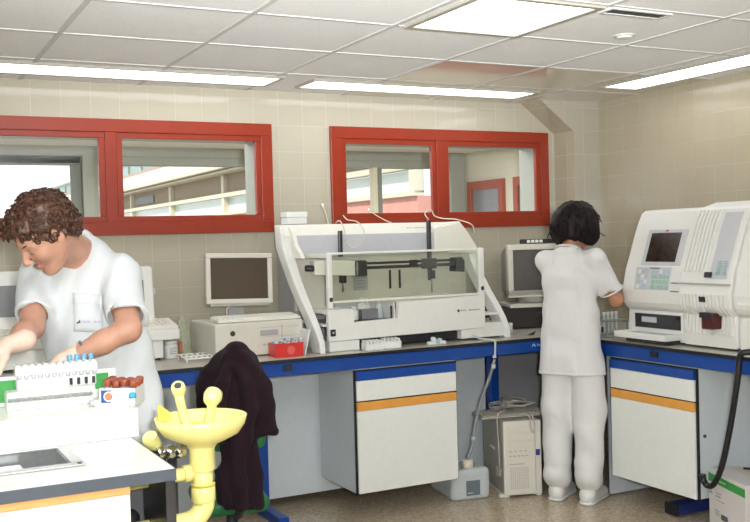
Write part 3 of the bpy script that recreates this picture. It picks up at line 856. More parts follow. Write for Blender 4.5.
# loose tubing over the hood
m_tub = mat('cream_tubing', '#d8d2c0', 0.4, var=0.03)
def tubing(pts, label, r=.0032, tip=False, closed=False):
    q = empty('tubing', pts[0], label, 'tubing', 'thin plastic tubing over the instrument hood')
    P = smooth_path(pts, 8)
    obj('hose', tube(P, r, 8), m_tub, q)
    if tip:
        e = Vector(tip); d = (e-Vector(pts[-1])).normalized()
        obj('tip', cyl(Vector(pts[-1])-d*.004, e, r*1.6, 8, r*2.6), m_paper, q)
tubing([(2.40, 5.22, 1.593), (2.39, 5.21, 1.62), (2.375, 5.2, 1.66), (2.36, 5.2, 1.69)], 'upright thin tube with pale tip left of the hood loop', tip=(2.355, 5.2, 1.712))
tubing([(2.44, 5.20, 1.600), (2.42, 5.10, 1.606), (2.425, 5.05, 1.55), (2.43, 5.05, 1.49), (2.455, 5.05, 1.455), (2.50, 5.05, 1.455), (2.54, 5.05, 1.49), (2.55, 5.055, 1.55), (2.51, 5.06, 1.60), (2.47, 5.10, 1.612), (2.47, 5.16, 1.64)], 'round loop of thin tube hanging over the grey hood panel')
tubing([(2.80, 5.18, 1.593), (2.76, 5.17, 1.605), (2.70, 5.17, 1.635), (2.655, 5.17, 1.665)], 'slanting thin tube with pale tip in front of the right window', tip=(2.64, 5.17, 1.675))
tubing([(2.985, 5.051, 1.606), (2.99, 5.10, 1.64), (3.03, 5.13, 1.665), (3.07, 5.15, 1.66), (3.10, 5.17, 1.63), (3.15, 5.15, 1.612), (3.22, 5.11, 1.604), (3.29, 5.05, 1.57), (3.31, 5.05, 1.52)], 'arched thin tube running down the cream right shoulder of the hood')
# things on the bench under the instrument front
def tip_rack(x, y, rot, w, d, h, label):
    r = empty('tip_rack', (x, y, BZ), label, 'rack', 'racks at the front edge under the pipetting instrument', rot)
    obj('tray', box(-w/2, w/2, -d/2, d/2, .001, h, .004), m_card, r, local=True)
    bm = NB()
    n = int(w/.02)
    for k in range(n):
        x0 = -w/2+.006+k*(w-.006)/n
        add_box(bm, x0, x0+.010, -d/2-.006, d/2+.004, h, h+.014, .002)
        add_box(bm, x0+.001, x0+.008, -d/2-.008, -d/2+.001, .001, .016, .002)
    obj('comb', bm, m_white, r, local=True)
tip_rack(2.385, 4.66, -.10, .105, .075, .040, 'white toothed rack under the instrument, left one of the pair')
tip_rack(2.505, 4.68, -.25, .105, .085, .042, 'pale grey toothed rack under the instrument, right one of the pair')
p = empty('clamp', (2.78, 4.66, BZ), 'small white plastic clamp piece on the bench under the instrument', 'clamp')
bm = NB(); add_box(bm, 2.73, 2.84, 4.645, 4.675, BZ+.001, BZ+.02, .004); add_box(bm, 2.755, 2.775, 4.645, 4.675, BZ+.02, BZ+.042, .004); add_box(bm, 2.80, 2.815, 4.645, 4.675, BZ+.02, BZ+.034, .004)
obj('body', bm, m_card, p)
obj('pivot', cyl((2.785, 4.638, BZ+.018), (2.785, 4.68, BZ+.018), .012, 14), m_teal, p)

# ================================================================== desktop computer with flat screen
t = empty('desktop_computer', (1.8, 5.0, BZ), 'beige flat desktop computer under the keyboard, left of the pipetting instrument', 'computer')
obj('case', box(1.557, 2.04, 4.82, 5.24, BZ+.006, 1.078, .006), m_beige, t)
obj('front_bezel', box(1.555, 2.042, 4.803, 4.8195, BZ+.006, 1.079, .006), m_beige, t)
obj('drive_slot', box(1.80, 1.90, 4.800, 4.804, 1.005, 1.035, .002), m_inst_d, t)
bm = NB(); add_box(bm, 1.80, 2.02, 4.801, 4.803, .998, 1.0); add_box(bm, 1.92, 1.922, 4.801, 4.803, .92, 1.06); add_box(bm, 1.80, 2.02, 4.801, 4.803, 1.047, 1.049)
obj('bezel_seams', bm, m_beige_d, t)
obj('badge', lathe([(.014, 0), (.014, .004)], 18, M=Matrix.Translation((1.648, 4.803, 1.028)) @ Matrix.Rotation(PI/2, 4, 'X')), m_gunmetal, t, label='round dark badge')
for x in (1.815, 1.835, 1.87): obj('button', box(x, x+.011, 4.799, 4.804, .955, .964, .002), m_beige_d, t)
for x in (1.60, 2.0): obj('foot', box(x-.02, x+.02, 4.84, 5.2, BZ+.0005, BZ+.0058), m_dark, t)
def keyboard(w, d, label, loc, rotz, m, parent_group=None, kname='computer_keyboard', slope=.012):
    k = empty(kname, loc, label, 'keyboard', parent_group, rotz)
    bm = prism([(-d/2, .001), (d/2, .001), (d/2, .012+slope), (-d/2, .012)], 'yz', -w/2, w/2, .003)
    obj('body', bm, m, k, local=True)
    bm = NB(); rows = 5; n = 18
    for r_ in range(rows):
        y = -d/2+.014+r_*(d-.02)/rows
        z = .012+slope*(y+d/2)/d
        for c_ in range(n):
            if r_ == 0 and 4 < c_ < 10: continue
            x = -w/2+.012+c_*(w-.02)/n
            add_box(bm, x, x+(w-.02)/n-.004, y, y+(d-.02)/rows-.004, z, z+.007)
        if r_ == 0: add_box(bm, -w/2+.012+5*(w-.02)/n, -w/2+.008+10*(w-.02)/n, y, y+(d-.02)/rows-.004, z, z+.007)
    obj('keys', bm, m, k, local=True)
    return k
keyboard(.46, .15, 'cream computer keyboard resting on top of the flat desktop computer', (1.825, 4.935, 1.080), -.04, m_inst_c)
# LCD
t = empty('flat_monitor', (1.79, 5.12, 1.08), 'flat beige monitor with dark screen standing on the desktop computer', 'monitor')
Mx = Matrix.Translation((1.795, 5.10, 1.30)) @ Matrix.Rotation(-.06, 4, 'Z') @ Matrix.Rotation(-.07, 4, 'X') @ Matrix.Rotation(.028, 4, 'Y')
bm = NB(); add_ringframe(bm, -.187, .187, -.138, .138, .026, -.02, .012, .004); add_box(bm, -.18, .18, .012, .03, -.13, .13, .008)
bmesh.ops.transform(bm, matrix=Mx, verts=bm.verts)
obj('bezel', bm, m_beige, t)
s = box(-.163, .163, -.012, .011, -.114, .114); bmesh.ops.transform(s, matrix=Mx, verts=s.verts)
obj('screen', s, mat('lcd_off', '#4b4032', 0.32, var=0.12, nscale=200), t)  # mottled brown stands in for reflections on the dark glass
s = box(-.17, .17, -.03, .01, -.153, -.134, .006); bmesh.ops.transform(s, matrix=Mx, verts=s.verts)
obj('speaker_bar', s, m_beige_d, t)
bm = NB(); add_box(bm, 1.735, 1.83, 5.115, 5.15, 1.09, 1.24, .008)
obj('stand_neck', bm, m_inst_d, t)
obj('stand_base', lathe([(.10, 1.0795), (.10, 1.088), (.085, 1.094)], 28, loc=(1.78, 5.11, 0)), m_beige_d, t)
obj('cable', tube([(1.72, 5.1, 1.10), (1.72, 5.09, 1.14), (1.76, 5.08, 1.158), (1.81, 5.09, 1.15)], .004, 8, 6), m_paper, t)
# red tube box, white panel
t = empty('tube_box', (1.9, 4.72, BZ), 'open red plastic box of small tubes beside the desktop computer', 'box')
bm = NB(); x0, x1, y0, y1, z1 = 1.828, 1.985, 4.668, 4.765, .972
add_box(bm, x0, x1, y0, y1, BZ+.001, BZ+.005); add_box(bm, x0, x1, y0, y0+.004, BZ+.005, z1); add_box(bm, x0, x1, y1-.004, y1, BZ+.005, z1)
add_box(bm, x0, x0+.004, y0+.004, y1-.004, BZ+.005, z1); add_box(bm, x1-.004, x1, y0+.004, y1-.004, BZ+.005, z1)
obj('tray', bm, m_redp, t)
obj('sticker', lathe([(.022, 0), (.022, .002)], 18, M=Matrix.Translation((1.915, 4.6675, .935)) @ Matrix.Rotation(PI/2, 4, 'X')), mat('faded_red', '#d8635c', 0.5), t)
for k in range(14):
    x = 1.842+.0225*(k % 7); y = 4.69+.045*(k//7)
    q = empty('sample_tube', (x, y, BZ+.0055), 'small capped tube standing in the open red box', 'tube', 'tubes in the red box')
    h = RNG.uniform(.062, .085)
    obj('barrel', cyl((x, y, BZ+.0055), (x+RNG.uniform(-.003, .003), y, BZ+h), .007, 10), m_milk, q)
    obj('cap', cyl((x, y, BZ+h), (x, y, BZ+h+.012), .008, 10), [m_card, m_cap_b, m_inst_g][k % 3], q)
t = empty('leaning_panel', (2.02, 4.78, BZ), 'thin white panel leaning between red box and pipetting instrument', 'panel')
bm = box(0, .008, -.06, .06, 0, .135, .003); bmesh.ops.transform(bm, matrix=Matrix.Translation((1.998, 4.745, BZ+.001)) @ Matrix.Rotation(.22, 4, 'Y'), verts=bm.verts)
obj('sheet', bm, m_card, t)
obj('prop_tab', box(1.994, 2.03, 4.74, 4.75, BZ+.001, BZ+.02, .003), m_card, t)

# ================================================================== white readers behind the man
def reader(label):
    t = empty('benchtop_reader', (1.15, 5.1, BZ), label, 'laboratory instrument', 'white benchtop readers behind the man')
    obj('lower_body', box(.985, 1.33, 4.97, 5.33, BZ+.012, 1.005, .006), m_inst, t)
    obj('upper_body', box(.965, 1.41, 4.94, 5.34, 1.006, 1.062, .008), m_inst, t)
    k = obj('key_deck', prism([(4.945, 1.063), (5.12, 1.063), (5.12, 1.108), (4.945, 1.078)], 'yz', .97, 1.405, .006), m_inst_c, t)
    bm = NB()
    for r_ in range(3):
        for c_ in range(14):
            x = .99+.028*c_; y = 4.965+.042*r_; z = 1.078+.03*(y-4.945)/.175
            add_box(bm, x, x+.020, y, y+.030, z, z+.008, .002)
    obj('keys', bm, m_beige, k)
    h = obj('display_head', prism([(5.10, 1.10), (5.32, 1.10), (5.32, 1.36), (5.16, 1.385), (5.13, 1.38)], 'yz', .975, 1.325, .01), m_inst, t)
    Ms = M_axes((1.15, 5.112, 1.245), (1, 0, 0), (0, .11, 1))
    s = box(-.13, .122, -.085, .07, -.004, .004); bmesh.ops.transform(s, matrix=Ms, verts=s.verts)
    obj('screen', s, m_screen_g, h)
    obj('side_knob', cyl((1.322, 5.2, 1.24), (1.35, 5.2, 1.24), .03, 18), m_inst_g, h)
    for x in (1.0, 1.29): obj('foot', box(x, x+.03, 5.0, 5.3, BZ+.0005, BZ+.0125), m_dark, t)
    obj('drawer_latch', box(1.04, 1.075, 4.962, 4.971, .995, 1.003, .001), m_dark, t)
    return t
r1 = reader('white benchtop reader with small grey screen right of the leaning man')
dup(r1, (1.15-.465, 5.1, BZ), 0, 'white benchtop reader with small screen left of the leaning man, mostly hidden')
# bench clutter right of the reader
t = empty('jar', (1.39, 5.0, BZ), 'small white printed jar on the worktop right of the reader', 'jar')
obj('body', lathe([(.034, BZ+.001), (.036, BZ+.005), (.036, .965), (.03, .975)], 20, loc=(1.385, 5.03, 0)), m_card, t)
obj('lid', lathe([(.033, .975), (.033, .99), (.03, .993)], 20, loc=(1.385, 5.03, 0)), m_white, t)
bm = NB()
for k in range(4): add_box(bm, 1.368, 1.398+.004*(k % 2), 4.992, 4.9945, .925+.01*k, .929+.01*k)
obj('print', bm, m_ink_l, t)
t = empty('flask_stand', (1.46, 5.05, BZ), 'tall clear plastic flask with a brown tube beside the printed jar', 'flask')
obj('flask', lathe([(.05, BZ+.001), (.052, BZ+.01), (.048, 1.0), (.03, 1.06), (.018, 1.09), (.018, 1.11)], 20, loc=(1.475, 5.12, 0), caps=False), m_flask, t)
obj('brown_tube', cyl((1.425, 4.99, BZ+.001), (1.425, 4.99, .99), .011, 12), mat('amber_tube', '#9a5f3c', 0.4), t)
obj('tube_neck', cyl((1.425, 4.99, .99), (1.425, 4.99, 1.10), .007, 10), m_flask, t)
t = empty('wire_tray', (1.5, 4.87, BZ), 'white wire tray rack lying on the worktop left of the desktop computer', 'rack')
bm = NB()
for k in range(6): add_tube(bm, [(1.39+.028*k, 4.75, BZ+.022), (1.39+.028*k, 4.92, BZ+.03)], .004, 6)
for k in range(3): add_tube(bm, [(1.38, 4.76+.075*k, BZ+.02+.004*k), (1.535, 4.76+.075*k, BZ+.02+.004*k)], .0045, 6)
obj('grid', bm, m_paper, t)
bm = NB(); add_tube(bm, [(1.39, 4.76, BZ+.001), (1.39, 4.76, BZ+.02)], .004, 6); add_tube(bm, [(1.53, 4.91, BZ+.001), (1.53, 4.91, BZ+.02)], .004, 6); add_tube(bm, [(1.53, 4.76, BZ+.001), (1.53, 4.76, BZ+.02)], .004, 6); add_tube(bm, [(1.39, 4.91, BZ+.001), (1.39, 4.91, BZ+.02)], .004, 6)
obj('legs_wire', bm, m_paper, t)

# ================================================================== corner: tube monitor, dark computer, navy bag
ROT = -.28
t = empty('desktop_computer', (3.74, 5.07, BZ), 'dark desktop computer under the tube monitor in the corner', 'computer', None, ROT)
obj('case', box(-.2, .2, -.02, .33, .006, .135, .005), m_dark, t, local=True)
obj('front_bezel', box(-.2, .2, -.034, -.021, .006, .137, .005), mat('brown_black', '#2c2624', 0.5), t, local=True)
obj('drive_slot', box(.02, .16, -.037, -.033, .08, .1, .002), m_gunmetal, t, local=True)
obj('rubber_strip', box(-.18, .18, 0, .3, .0005, .0055), m_rubber, t, local=True)
t = empty('tube_monitor', (3.79, 5.09, 1.037), 'bulky putty coloured tube monitor behind the standing woman', 'monitor', None, ROT)
obj('stand', prism([(-.09, .001), (.2, .001), (.17, .03), (-.09, .022)], 'yz', -.2, .16, .006), m_beige, t, local=True)
obj('swivel', lathe([(.11, .028), (.09, .06), (.1, .07)], 24, loc=(0, .05, 0)), m_beige_d, t, local=True)
bm = NB(); add_ringframe(bm, -.195, .195, .07, .40, .036, -.05, .0, .006)
add_box(bm, -.195, .195, -.05, 0, .062, .106, .006)
obj('bezel', bm, m_beige, t, local=True)
bm = NB()
bmv = [bm.verts.new(p) for p in [(-.19, 0, .068), (.19, 0, .068), (.19, 0, .395), (-.19, 0, .395), (-.13, .27, .10), (.13, .27, .10), (.13, .27, .34), (-.13, .27, .34)]]
for f in ((0, 1, 2, 3), (4, 7, 6, 5), (0, 4, 5, 1), (1, 5, 6, 2), (2, 6, 7, 3), (3, 7, 4, 0)): bm.faces.new([bmv[i] for i in f])
obj('rear_shell', bm, m_beige_d, t, local=True)
bm = NB(); bmesh.ops.create_grid(bm, x_segments=12, y_segments=12, size=.5)
for v in bm.verts: v.co = Vector((v.co.x*.325, -.036-.012*(1-(v.co.x*2)**2)*(1-(v.co.y*2)**2), .238+v.co.y*.265))
obj('screen', bm, mat('crt_glass', '#5d5b58', 0.2, var=0.06), t, local=True, smooth=True)
obj('button', box(.13, .15, -.054, -.049, .077, .085, .002), m_beige_d, t, local=True)
t = empty('cassette_tray', (3.82, 5.09, 1.44), 'black tray of white slides lying on top of the tube monitor', 'tray', None, ROT)
bm = NB(); add_box(bm, -.10, .16, -.03, .06, .0, .008); add_box(bm, -.10, .16, -.03, -.024, .008, .028); add_box(bm, -.10, .16, .054, .06, .008, .028); add_box(bm, -.10, -.094, -.024, .054, .008, .028); add_box(bm, .154, .16, -.024, .054, .008, .028)
obj('tray', bm, m_dark, t, local=True)
for k in range(4):
    obj('slide', box(-.085+.028*k, -.064+.028*k, -.036, -.031, .006, .024, .001), m_paper, t, local=True, label='white slide label')
f = Field((3.34, 4.98, .88), (3.62, 5.36, 1.2), .008); f.lo = f.lo+np.array((-.03, .05, 0)); f.ax = [f.lo[i]+f.h*np.arange(f.n[i]) for i in range(3)]
f.ell((3.44, 5.17, 1.0), (.07, .12, .10), k=.02); f.ell((3.44, 5.15, .95), (.08, .13, .05), k=.03); f.cap((3.41, 5.13, 1.08), (3.49, 5.2, 1.09), .03, .028, k=.03); f.cap((3.45, 5.10, 1.03), (3.50, 5.14, 1.01), .035, .03, k=.03)
f.half((0, 0, BZ+.001), (0, 0, -1)); f.warp(folds(3, .008, 45, [(1, 0, .4), (0, 1, .6)]))
bag = tag(obj('cloth_bag', f.mesh(1), mat('navy_cloth', '#1c1e4a', 0.8, var=0.15, nscale=40)), 'dark navy cloth bag slumped between the pipetting instrument and the tube monitor', 'bag')
t = empty('sample_vial', (3.44, 4.86, BZ), 'clear small vial with white cap on the worktop before the navy bag', 'vial')
obj('body', lathe([(.012, BZ+.001), (.012, .945)], 12, loc=(3.46, 4.90, 0)), m_milk, t); obj('cap', lathe([(.0125, .945), (.0125, .962)], 12, loc=(3.46, 4.90, 0)), m_card, t)
t = empty('clip', (3.46, 4.72, BZ), 'small dark clip lying on the worktop in front of the tube monitor', 'clip')
obj('jaw', prism([(3.45, BZ+.001), (3.485, BZ+.001), (3.495, BZ+.018), (3.475, BZ+.012)], 'xz', 4.70, 4.725, .001), m_dark, t)
obj('lever', tube([(3.485, 4.712, BZ+.01), (3.497, 4.712, BZ+.022), (3.508, 4.712, BZ+.02)], .003, 6), m_gunmetal, t)

# ================================================================== big analyzer on the right bench
t = empty('blood_analyzer', (4.0, 3.6, BZ), 'big cream white analyzer with keypad and small dark screen at the right end', 'laboratory instrument')
PR = [(3.752, BZ+.012), (3.748, .975), (3.756, 1.07), (3.730, 1.09), (3.714, 1.115), (3.708, 1.176), (3.733, 1.287), (3.765, 1.37), (3.795, 1.453), (3.83, 1.54), (3.862, 1.600), (3.885, 1.614), (3.965, 1.619), (4.30, 1.628), (4.36, 1.60), (4.36, BZ+.012)]
def px_at(z):
    P = PR[:11]
    for (xa, za), (xb, zb) in zip(P, P[1:]):
        if za <= z <= zb: return xa+(xb-xa)*(z-za)/(zb-za)
    return P[-1][0]
main = obj('main_body', prism([(x, z) for x, z in PR], 'xz', 3.735, 4.185, .014), m_inst, t)
# screen and keypad set in the leaning front
def on_front(y, z, z2=None):
    """frame on the sloping front: local x runs to the viewer's right (-y), local y up the slope"""
    d = .02; s = (px_at(z+d)-px_at(z-d))/(2*d)
    return M_axes((px_at(z), y, z), (0, -1, 0), (s, 0, 1))
def patch(name, y0, y1, z0, z1, proud, m, par, bev=.002, thick=.006):
    M = on_front((y0+y1)/2, (z0+z1)/2); w = abs(y0-y1)/2
    h = (Vector((px_at(z1), 0, z1))-Vector((px_at(z0), 0, z0))).length/2
    bm = box(-w, w, -h, h, proud-thick, proud, bev, M=M)
    return obj(name, bm, m, par)
fr = patch('screen_surround', 4.065, 3.775, 1.315, 1.505, .004, m_inst_g, t, .003)
patch('screen', 4.035, 3.815, 1.333, 1.487, .006, mat('analyzer_screen', '#30241f', 0.2, var=0.15, nscale=30), fr, .002, .005)
patch('status_lamp', 3.935, 3.915, 1.493, 1.503, .007, m_redp, fr, .001, .004)
kp = patch('keypad', 4.085, 3.825, 1.185, 1.305, .003, mat('keypad_panel', '#c5c9cf', 0.45, var=0.02), t, .003)
for r_ in range(4):
    for c_ in range(9):
        if c_ == 3: continue
        y = 4.068-.0268*c_; z = 1.19+.027*r_
        mm = m_key_g if (c_ > 3 and r_ < 3) else (m_keys if (c_+r_) % 3 else m_inst)
        patch('key', y, y-.0205, z, z+.020, .007, mm, kp, .001, .005)
patch('indicator_strip', 3.98, 3.91, 1.296, 1.301, .006, m_gunmetal, kp, .0005, .004)
cd = patch('card_reader', 3.812, 3.742, 1.185, 1.285, .004, m_card, t, .002)
patch('card_slot', 3.810, 3.744, 1.222, 1.227, .006, m_gunmetal, cd, .0005, .003)
patch('card_slot', 3.810, 3.744, 1.180, 1.184, .006, m_gunmetal, cd, .0005, .003)
bm = NB()
for k in range(3): add_box(bm, 3.7-.001, 3.7, 3.76, 3.80, 1.24+.012*k, 1.244+.012*k)
bm.free()
# sample drawer under the screen
bay = obj('sample_bay', box(3.744, 3.80, 3.775, 4.12, .975, 1.052, .002), m_gunmetal, t)
obj('bay_frame', (lambda b: ([add_box(b, 3.741, 3.752, *a, .002) for a in ((3.76, 4.135, 1.052, 1.068), (3.76, 3.775, .96, 1.052), (4.12, 4.135, .96, 1.052))], b)[1])(NB()), m_inst, bay)
obj('bay_hatch', box(3.735, 3.744, 3.95, 4.06, 1.006, 1.036, .003), m_inst_g, bay)
obj('bay_latch', box(3.733, 3.742, 3.785, 3.81, 1.03, 1.045, .002), m_dark, bay)
tr = obj('sample_tray', box(3.628, 3.80, 3.775, 4.165, .925, .938, .003), m_inst, t)
bm = NB(); add_box(bm, 3.628, 3.64, 3.775, 4.165, .938, .958, .003); add_box(bm, 3.64, 3.80, 3.775, 3.787, .938, .958, .003); add_box(bm, 3.64, 3.80, 4.153, 4.165, .938, .958, .003)
obj('tray_wall', bm, m_inst, tr)
obj('tray_insert', box(3.66, 3.79, 3.83, 4.10, .939, .952, .003), m_inst_g, tr)
obj('tray_guide', box(3.66, 3.80, 3.79, 4.10, BZ+.004, .924), m_gunmetal, tr)
obj('plinth', box(3.77, 4.34, 3.06, 4.16, BZ+.0005, BZ+.0125), m_dark, t)
# ribbed cover module
def offset(P, d): return [(x-d, z) for x, z in P[:12]]+[(x, z+d) for x, z in P[12:14]]+P[14:]
obj('ribbed_body', prism(offset(PR, .022), 'xz', 3.392, 3.738, .010), m_inst, t)
bm = NB()
for k in range(7):
    y = 3.722-.0245*k
    Q = [(x-.022, z) for x, z in PR if 1.20 < z < 1.61 and x < 3.88]
    add_prism(bm, [(x-.011, z) for x, z in Q]+[(x+.01, z) for x, z in Q[::-1]], 'xz', y-.0155, y, .002)
for k in range(13):
    y = 3.722-.0245*k
    Q = [(x-.022, z) for x, z in PR if .93 < z < 1.18 and x < 3.80]
    if .14 < 3.722-y < .24: Q = [q for q in Q if q[1] > 1.06]
    add_prism(bm, [(x-.010, z) for x, z in Q]+[(x+.012, z) for x, z in Q[::-1]], 'xz', y-.0155, y, .002)
obj('ribs', bm, m_inst, t)
Q = [(px_at(z)-.024, z) for z in (1.255, 1.33, 1.41, 1.50, 1.585)]
obj('cover_window', prism([(x-.002, z) for x, z in Q]+[(x+.02, z) for x, z in Q[::-1]], 'xz', 3.425, 3.54, .004), m_inst_g, t, label='smooth pale bluish cover field')
bm = NB(); r_ = random.Random(4)
for k in range(16):
    z = 1.275+.009*(k//2); y = 3.50-.035*(k % 2)-.004*r_.random()
    add_box(bm, px_at(z)-.0285, px_at(z)-.024, y-.022-.006*r_.random(), y, z, z+.0045)
obj('cover_print', bm, m_teal, t)
bm = NB(); add_box(bm, px_at(1.235)-.035, px_at(1.235)-.02, 3.40, 3.735, 1.224, 1.232)
obj('cover_seam', bm, m_inst_d, t)
for z, y in ((1.268, 3.545), (1.155, 3.565)):
    M = on_front(y, z); b_ = box(-.022, .022, -.014, .014, .020, .034, .003, M=M); obj('black_tab', b_, m_dark, t)
hd = obj('tube_holder', box(3.665, 3.745, 3.49, 3.56, 1.005, 1.085, .006), m_brownp, t, label='dark red tube holder')
obj('holder_lip', box(3.655, 3.672, 3.485, 3.565, 1.062, 1.09, .004), m_dark, hd)
obj('probe_tip', lathe([(.004, .975), (.010, .99), (.008, 1.005)], 12, loc=(3.70, 3.525, 0)), m_milk, hd)
# rounded end module
E_ = [(x-.03, z) for x, z in PR[:11]]+[(3.86, 1.645), (3.98, 1.655), (4.34, 1.65), (4.37, 1.6), (4.37, BZ+.012)]
obj('end_body', prism(E_, 'xz', 3.02, 3.388, .03), m_inst, t)
obj('end_hand_recess', prism([(3.675, 1.135), (3.69, 1.165), (3.705, 1.20), (3.74, 1.20), (3.74, 1.135)], 'xz', 3.06, 3.34, .004), m_inst, t)
# grey tube rack behind the woman's arm
t = empty('tube_rack', (3.8, 4.40, BZ), 'grey wire rack on the bench between the woman and the analyzer', 'rack')
bm = NB(); add_box(bm, 3.70, 3.86, 4.30, 4.44, BZ+.001, BZ+.014, .003); add_box(bm, 3.70, 3.86, 4.30, 4.44, BZ+.09, BZ+.098, .002)
for x in (3.703, 3.849):
    for y in (4.303, 4.429): add_box(bm, x, x+.008, y, y+.008, BZ+.014, BZ+.09)
obj('frame', bm, m_grey_t, t)
obj('label_plate', box(3.6985, 3.70, 4.33, 4.41, BZ+.03, BZ+.06), m_dark, t)
for k in range(4):
    q = empty('sample_tube', (3.73+.03*k, 4.36, BZ+.0145), 'clear capped tube standing in the grey rack by the analyzer', 'tube', 'tubes in the grey rack')
    obj('barrel', cyl((3.73+.03*k, 4.36, BZ+.0145), (3.73+.03*k, 4.36, BZ+.125), .008, 10), m_milk, q)
    obj('cap', cyl((3.73+.03*k, 4.36, BZ+.125), (3.73+.03*k, 4.36, BZ+.142), .009, 10), m_card, q)

# ================================================================== floor: tower computer, cables, jug, tubing, carton, hose
RT = -.31
t = empty('tower_computer', (3.165, 4.58, 0), 'putty grey tower computer on the floor with a keyboard and cables piled on top', 'computer', None, RT)
obj('case', box(0, .222, .014, .43, .014, .435, .006), m_beige_d, t, local=True)
fb = obj('front_bezel', box(-.002, .224, -.006, .0135, .012, .438, .008), m_beige, t, local=True)
for z in (.395, .35, .305): obj('drive_bay', box(.02, .178, -.009, -.005, z-.018, z+.018, .002), m_beige, t, local=True)
bm = NB()
for k in range(14):
    for j in range(9): add_box(bm, .035+.0125*j, .042+.0125*j, -.0075, -.005, .05+.009*k, .054+.009*k)
obj('vent_grille', bm, m_inst_d, t, local=True)
bm = NB()
for j in range(5): add_box(bm, .03+.024*j, .044+.024*j, -.0085, -.005, .235, .241)
obj('button_row', bm, m_beige_d, t, local=True); bm = NB()
for j in range(4): add_box(bm, .03+.03*j, .046+.03*j, -.0085, -.005, .262, .267)
obj('button_row', bm, m_beige_d, t, local=True); bm = NB()
add_box(bm, .03, .12, -.0085, -.005, .19, .194)
obj('bezel_seam', bm, m_beige_d, t, local=True)
obj('power_button', box(.188, .212, -.010, -.005, .235, .27, .003), m_navy, t, local=True)
obj('side_strip', box(.183, .187, -.008, -.005, .03, .42), m_inst_d, t, local=True)
for x in (.0, .19): obj('foot', box(x, x+.03, .0, .42, .0008, .0125, .003), m_beige, t, local=True)
obj('stabiliser', box(-.03, 0, .0, .03, .001, .022, .006), m_beige, t, local=True)
bm = NB(); add_box(bm, -.0015, 0, .18, .27, .24, .255); obj('side_sticker', bm, m_paper, t, local=True)
keyboard(.42, .15, 'dusty grey keyboard dumped on top of the tower computer', (3.31, 4.715, .4395), RT+.10, m_beige_d)
def Tw(x, y, z): return WM[t.name] @ Vector((x, y, z))
q = empty('cable_bundle', Tw(.1, .2, .46), 'tangle of grey cables heaped on the keyboard over the tower computer', 'cable')
m_cab = mat('grey_cable', '#b4b1a8', 0.5, var=0.04); m_cab2 = mat('putty_cable', '#95928a', 0.5, var=0.04)
rr = random.Random(8)
for k in range(7):
    P = []
    cx, cy = rr.uniform(.03, .15), rr.uniform(.12, .24)
    for j in range(9):
        a = j*.9+rr.random(); P.append(Tw(cx+math.cos(a)*rr.uniform(.04, .11), cy+math.sin(a)*rr.uniform(.05, .12), .478+.006*k+rr.uniform(0, .008)))
    obj('cord', tube(P, .0042 if k % 2 else .0055, 7, 6), m_cab if k % 2 else m_cab2, q)
obj('plug', box(-.02, .02, -.012, .012, 0, .02, .004, M=Matrix.Translation(Tw(.04, .1, .505)) @ Matrix.Rotation(.5, 4, 'Z')), m_cab2, q)
obj('cord', tube([Tw(.05, .10, .483), Tw(-.012, .06, .47), Tw(-.018, .055, .40), Tw(-.014, .05, .28), Tw(-.012, .05, .16)], .004, 8, 6), m_cab, q)
obj('plug', box(-.012, .008, -.02, .02, -.05, 0, .004, M=Matrix.Translation(Tw(-.014, .05, .165))), m_cab2, q)
obj('cord', tube([Tw(.12, .02, .483), Tw(.15, -.022, .46), Tw(.155, -.024, .40), Tw(.17, -.024, .37), Tw(.18, -.022, .42), Tw(.17, .0, .475)], .004, 8, 6), m_cab, q)
# jug
t = empty('waste_jug', (2.99, 4.75, 0), 'milky plastic waste jug with cream cap on the floor beside the cupboard', 'jug')
f = Field((2.80, 4.55, -.02), (3.18, 5.02, .28), .006)
c, s_ = math.cos(-.16), math.sin(-.16)
def J(u, v, z): return (3.005+u*c-v*s_, 4.79+u*s_+v*c, z)
for z in np.linspace(.03, .15, 5):
    for u in np.linspace(-.09, .09, 9): f.cap(J(u, -.125, z), J(u, .17, z), .030, k=.012)
f.half((0, 0, .001), (0, 0, -1)); f.half(J(0, -.02, .172), (-.12, .22, 1), .02)
f.cap(J(.0, -.11, .15), J(.0, -.11, .185), .026, .024, k=.01)
obj('body', f.mesh(1), m_milk, t)
p = J(-.005, -.115, 0)
obj('cap', lathe([(.030, .182), (.032, .186), (.032, .22), (.028, .228)], 20, loc=(p[0], p[1], 0)), mat('cream_cap', '#ddd6c0', 0.5), t)
a_, b2_ = J(-.03, -.158, .03), J(.055, -.158, .03)
M = M_axes(J(-.035, -.1575, .03), Vector(b2_)-Vector(a_), (0, 0, 1))
l_ = obj('label', box(0, .085, 0, .085, 0, .002, .0005, M=M), mat('slate_label', '#5f6b74', 0.6, var=0.05), t, label='dark grey label')
obj('label_print', strokes(NB(), M_axes(J(-.028, -.1600, .042), Vector(b2_)-Vector(a_), (0, 0, 1)), .035, .007, [5], 4), m_paper, l_)
obj('drain_tube', tube([(3.105, 4.562, .800), (3.095, 4.60, .70), (3.07, 4.66, .55), (3.04, 4.68, .42), (3.02, 4.685, .30), (p[0], p[1], .232)], .009, 10, 8), m_grey_t, t)
for z in (.76, .34): obj('tube_clip', lathe([(.013, z-.012), (.013, z+.012)], 10, loc=((3.104, 4.573, 0) if z > .5 else (3.029, 4.683, 0))), m_inst_g, t)
t = empty('bench_tube', (3.12, 4.58, .9), 'thin clear tube running from the instrument over the bench edge', 'tube')
obj('hose', tube([(3.05, 4.70, .93), (3.08, 4.66, .912), (3.105, 4.575, .909), (3.11, 4.560, .895), (3.108, 4.560, .84), (3.105, 4.562, .812)], .006, 8, 8), m_milk, t)
obj('collar', cyl((3.105, 4.562, .822), (3.105, 4.562, .808), .011, 10), m_inst_g, t)
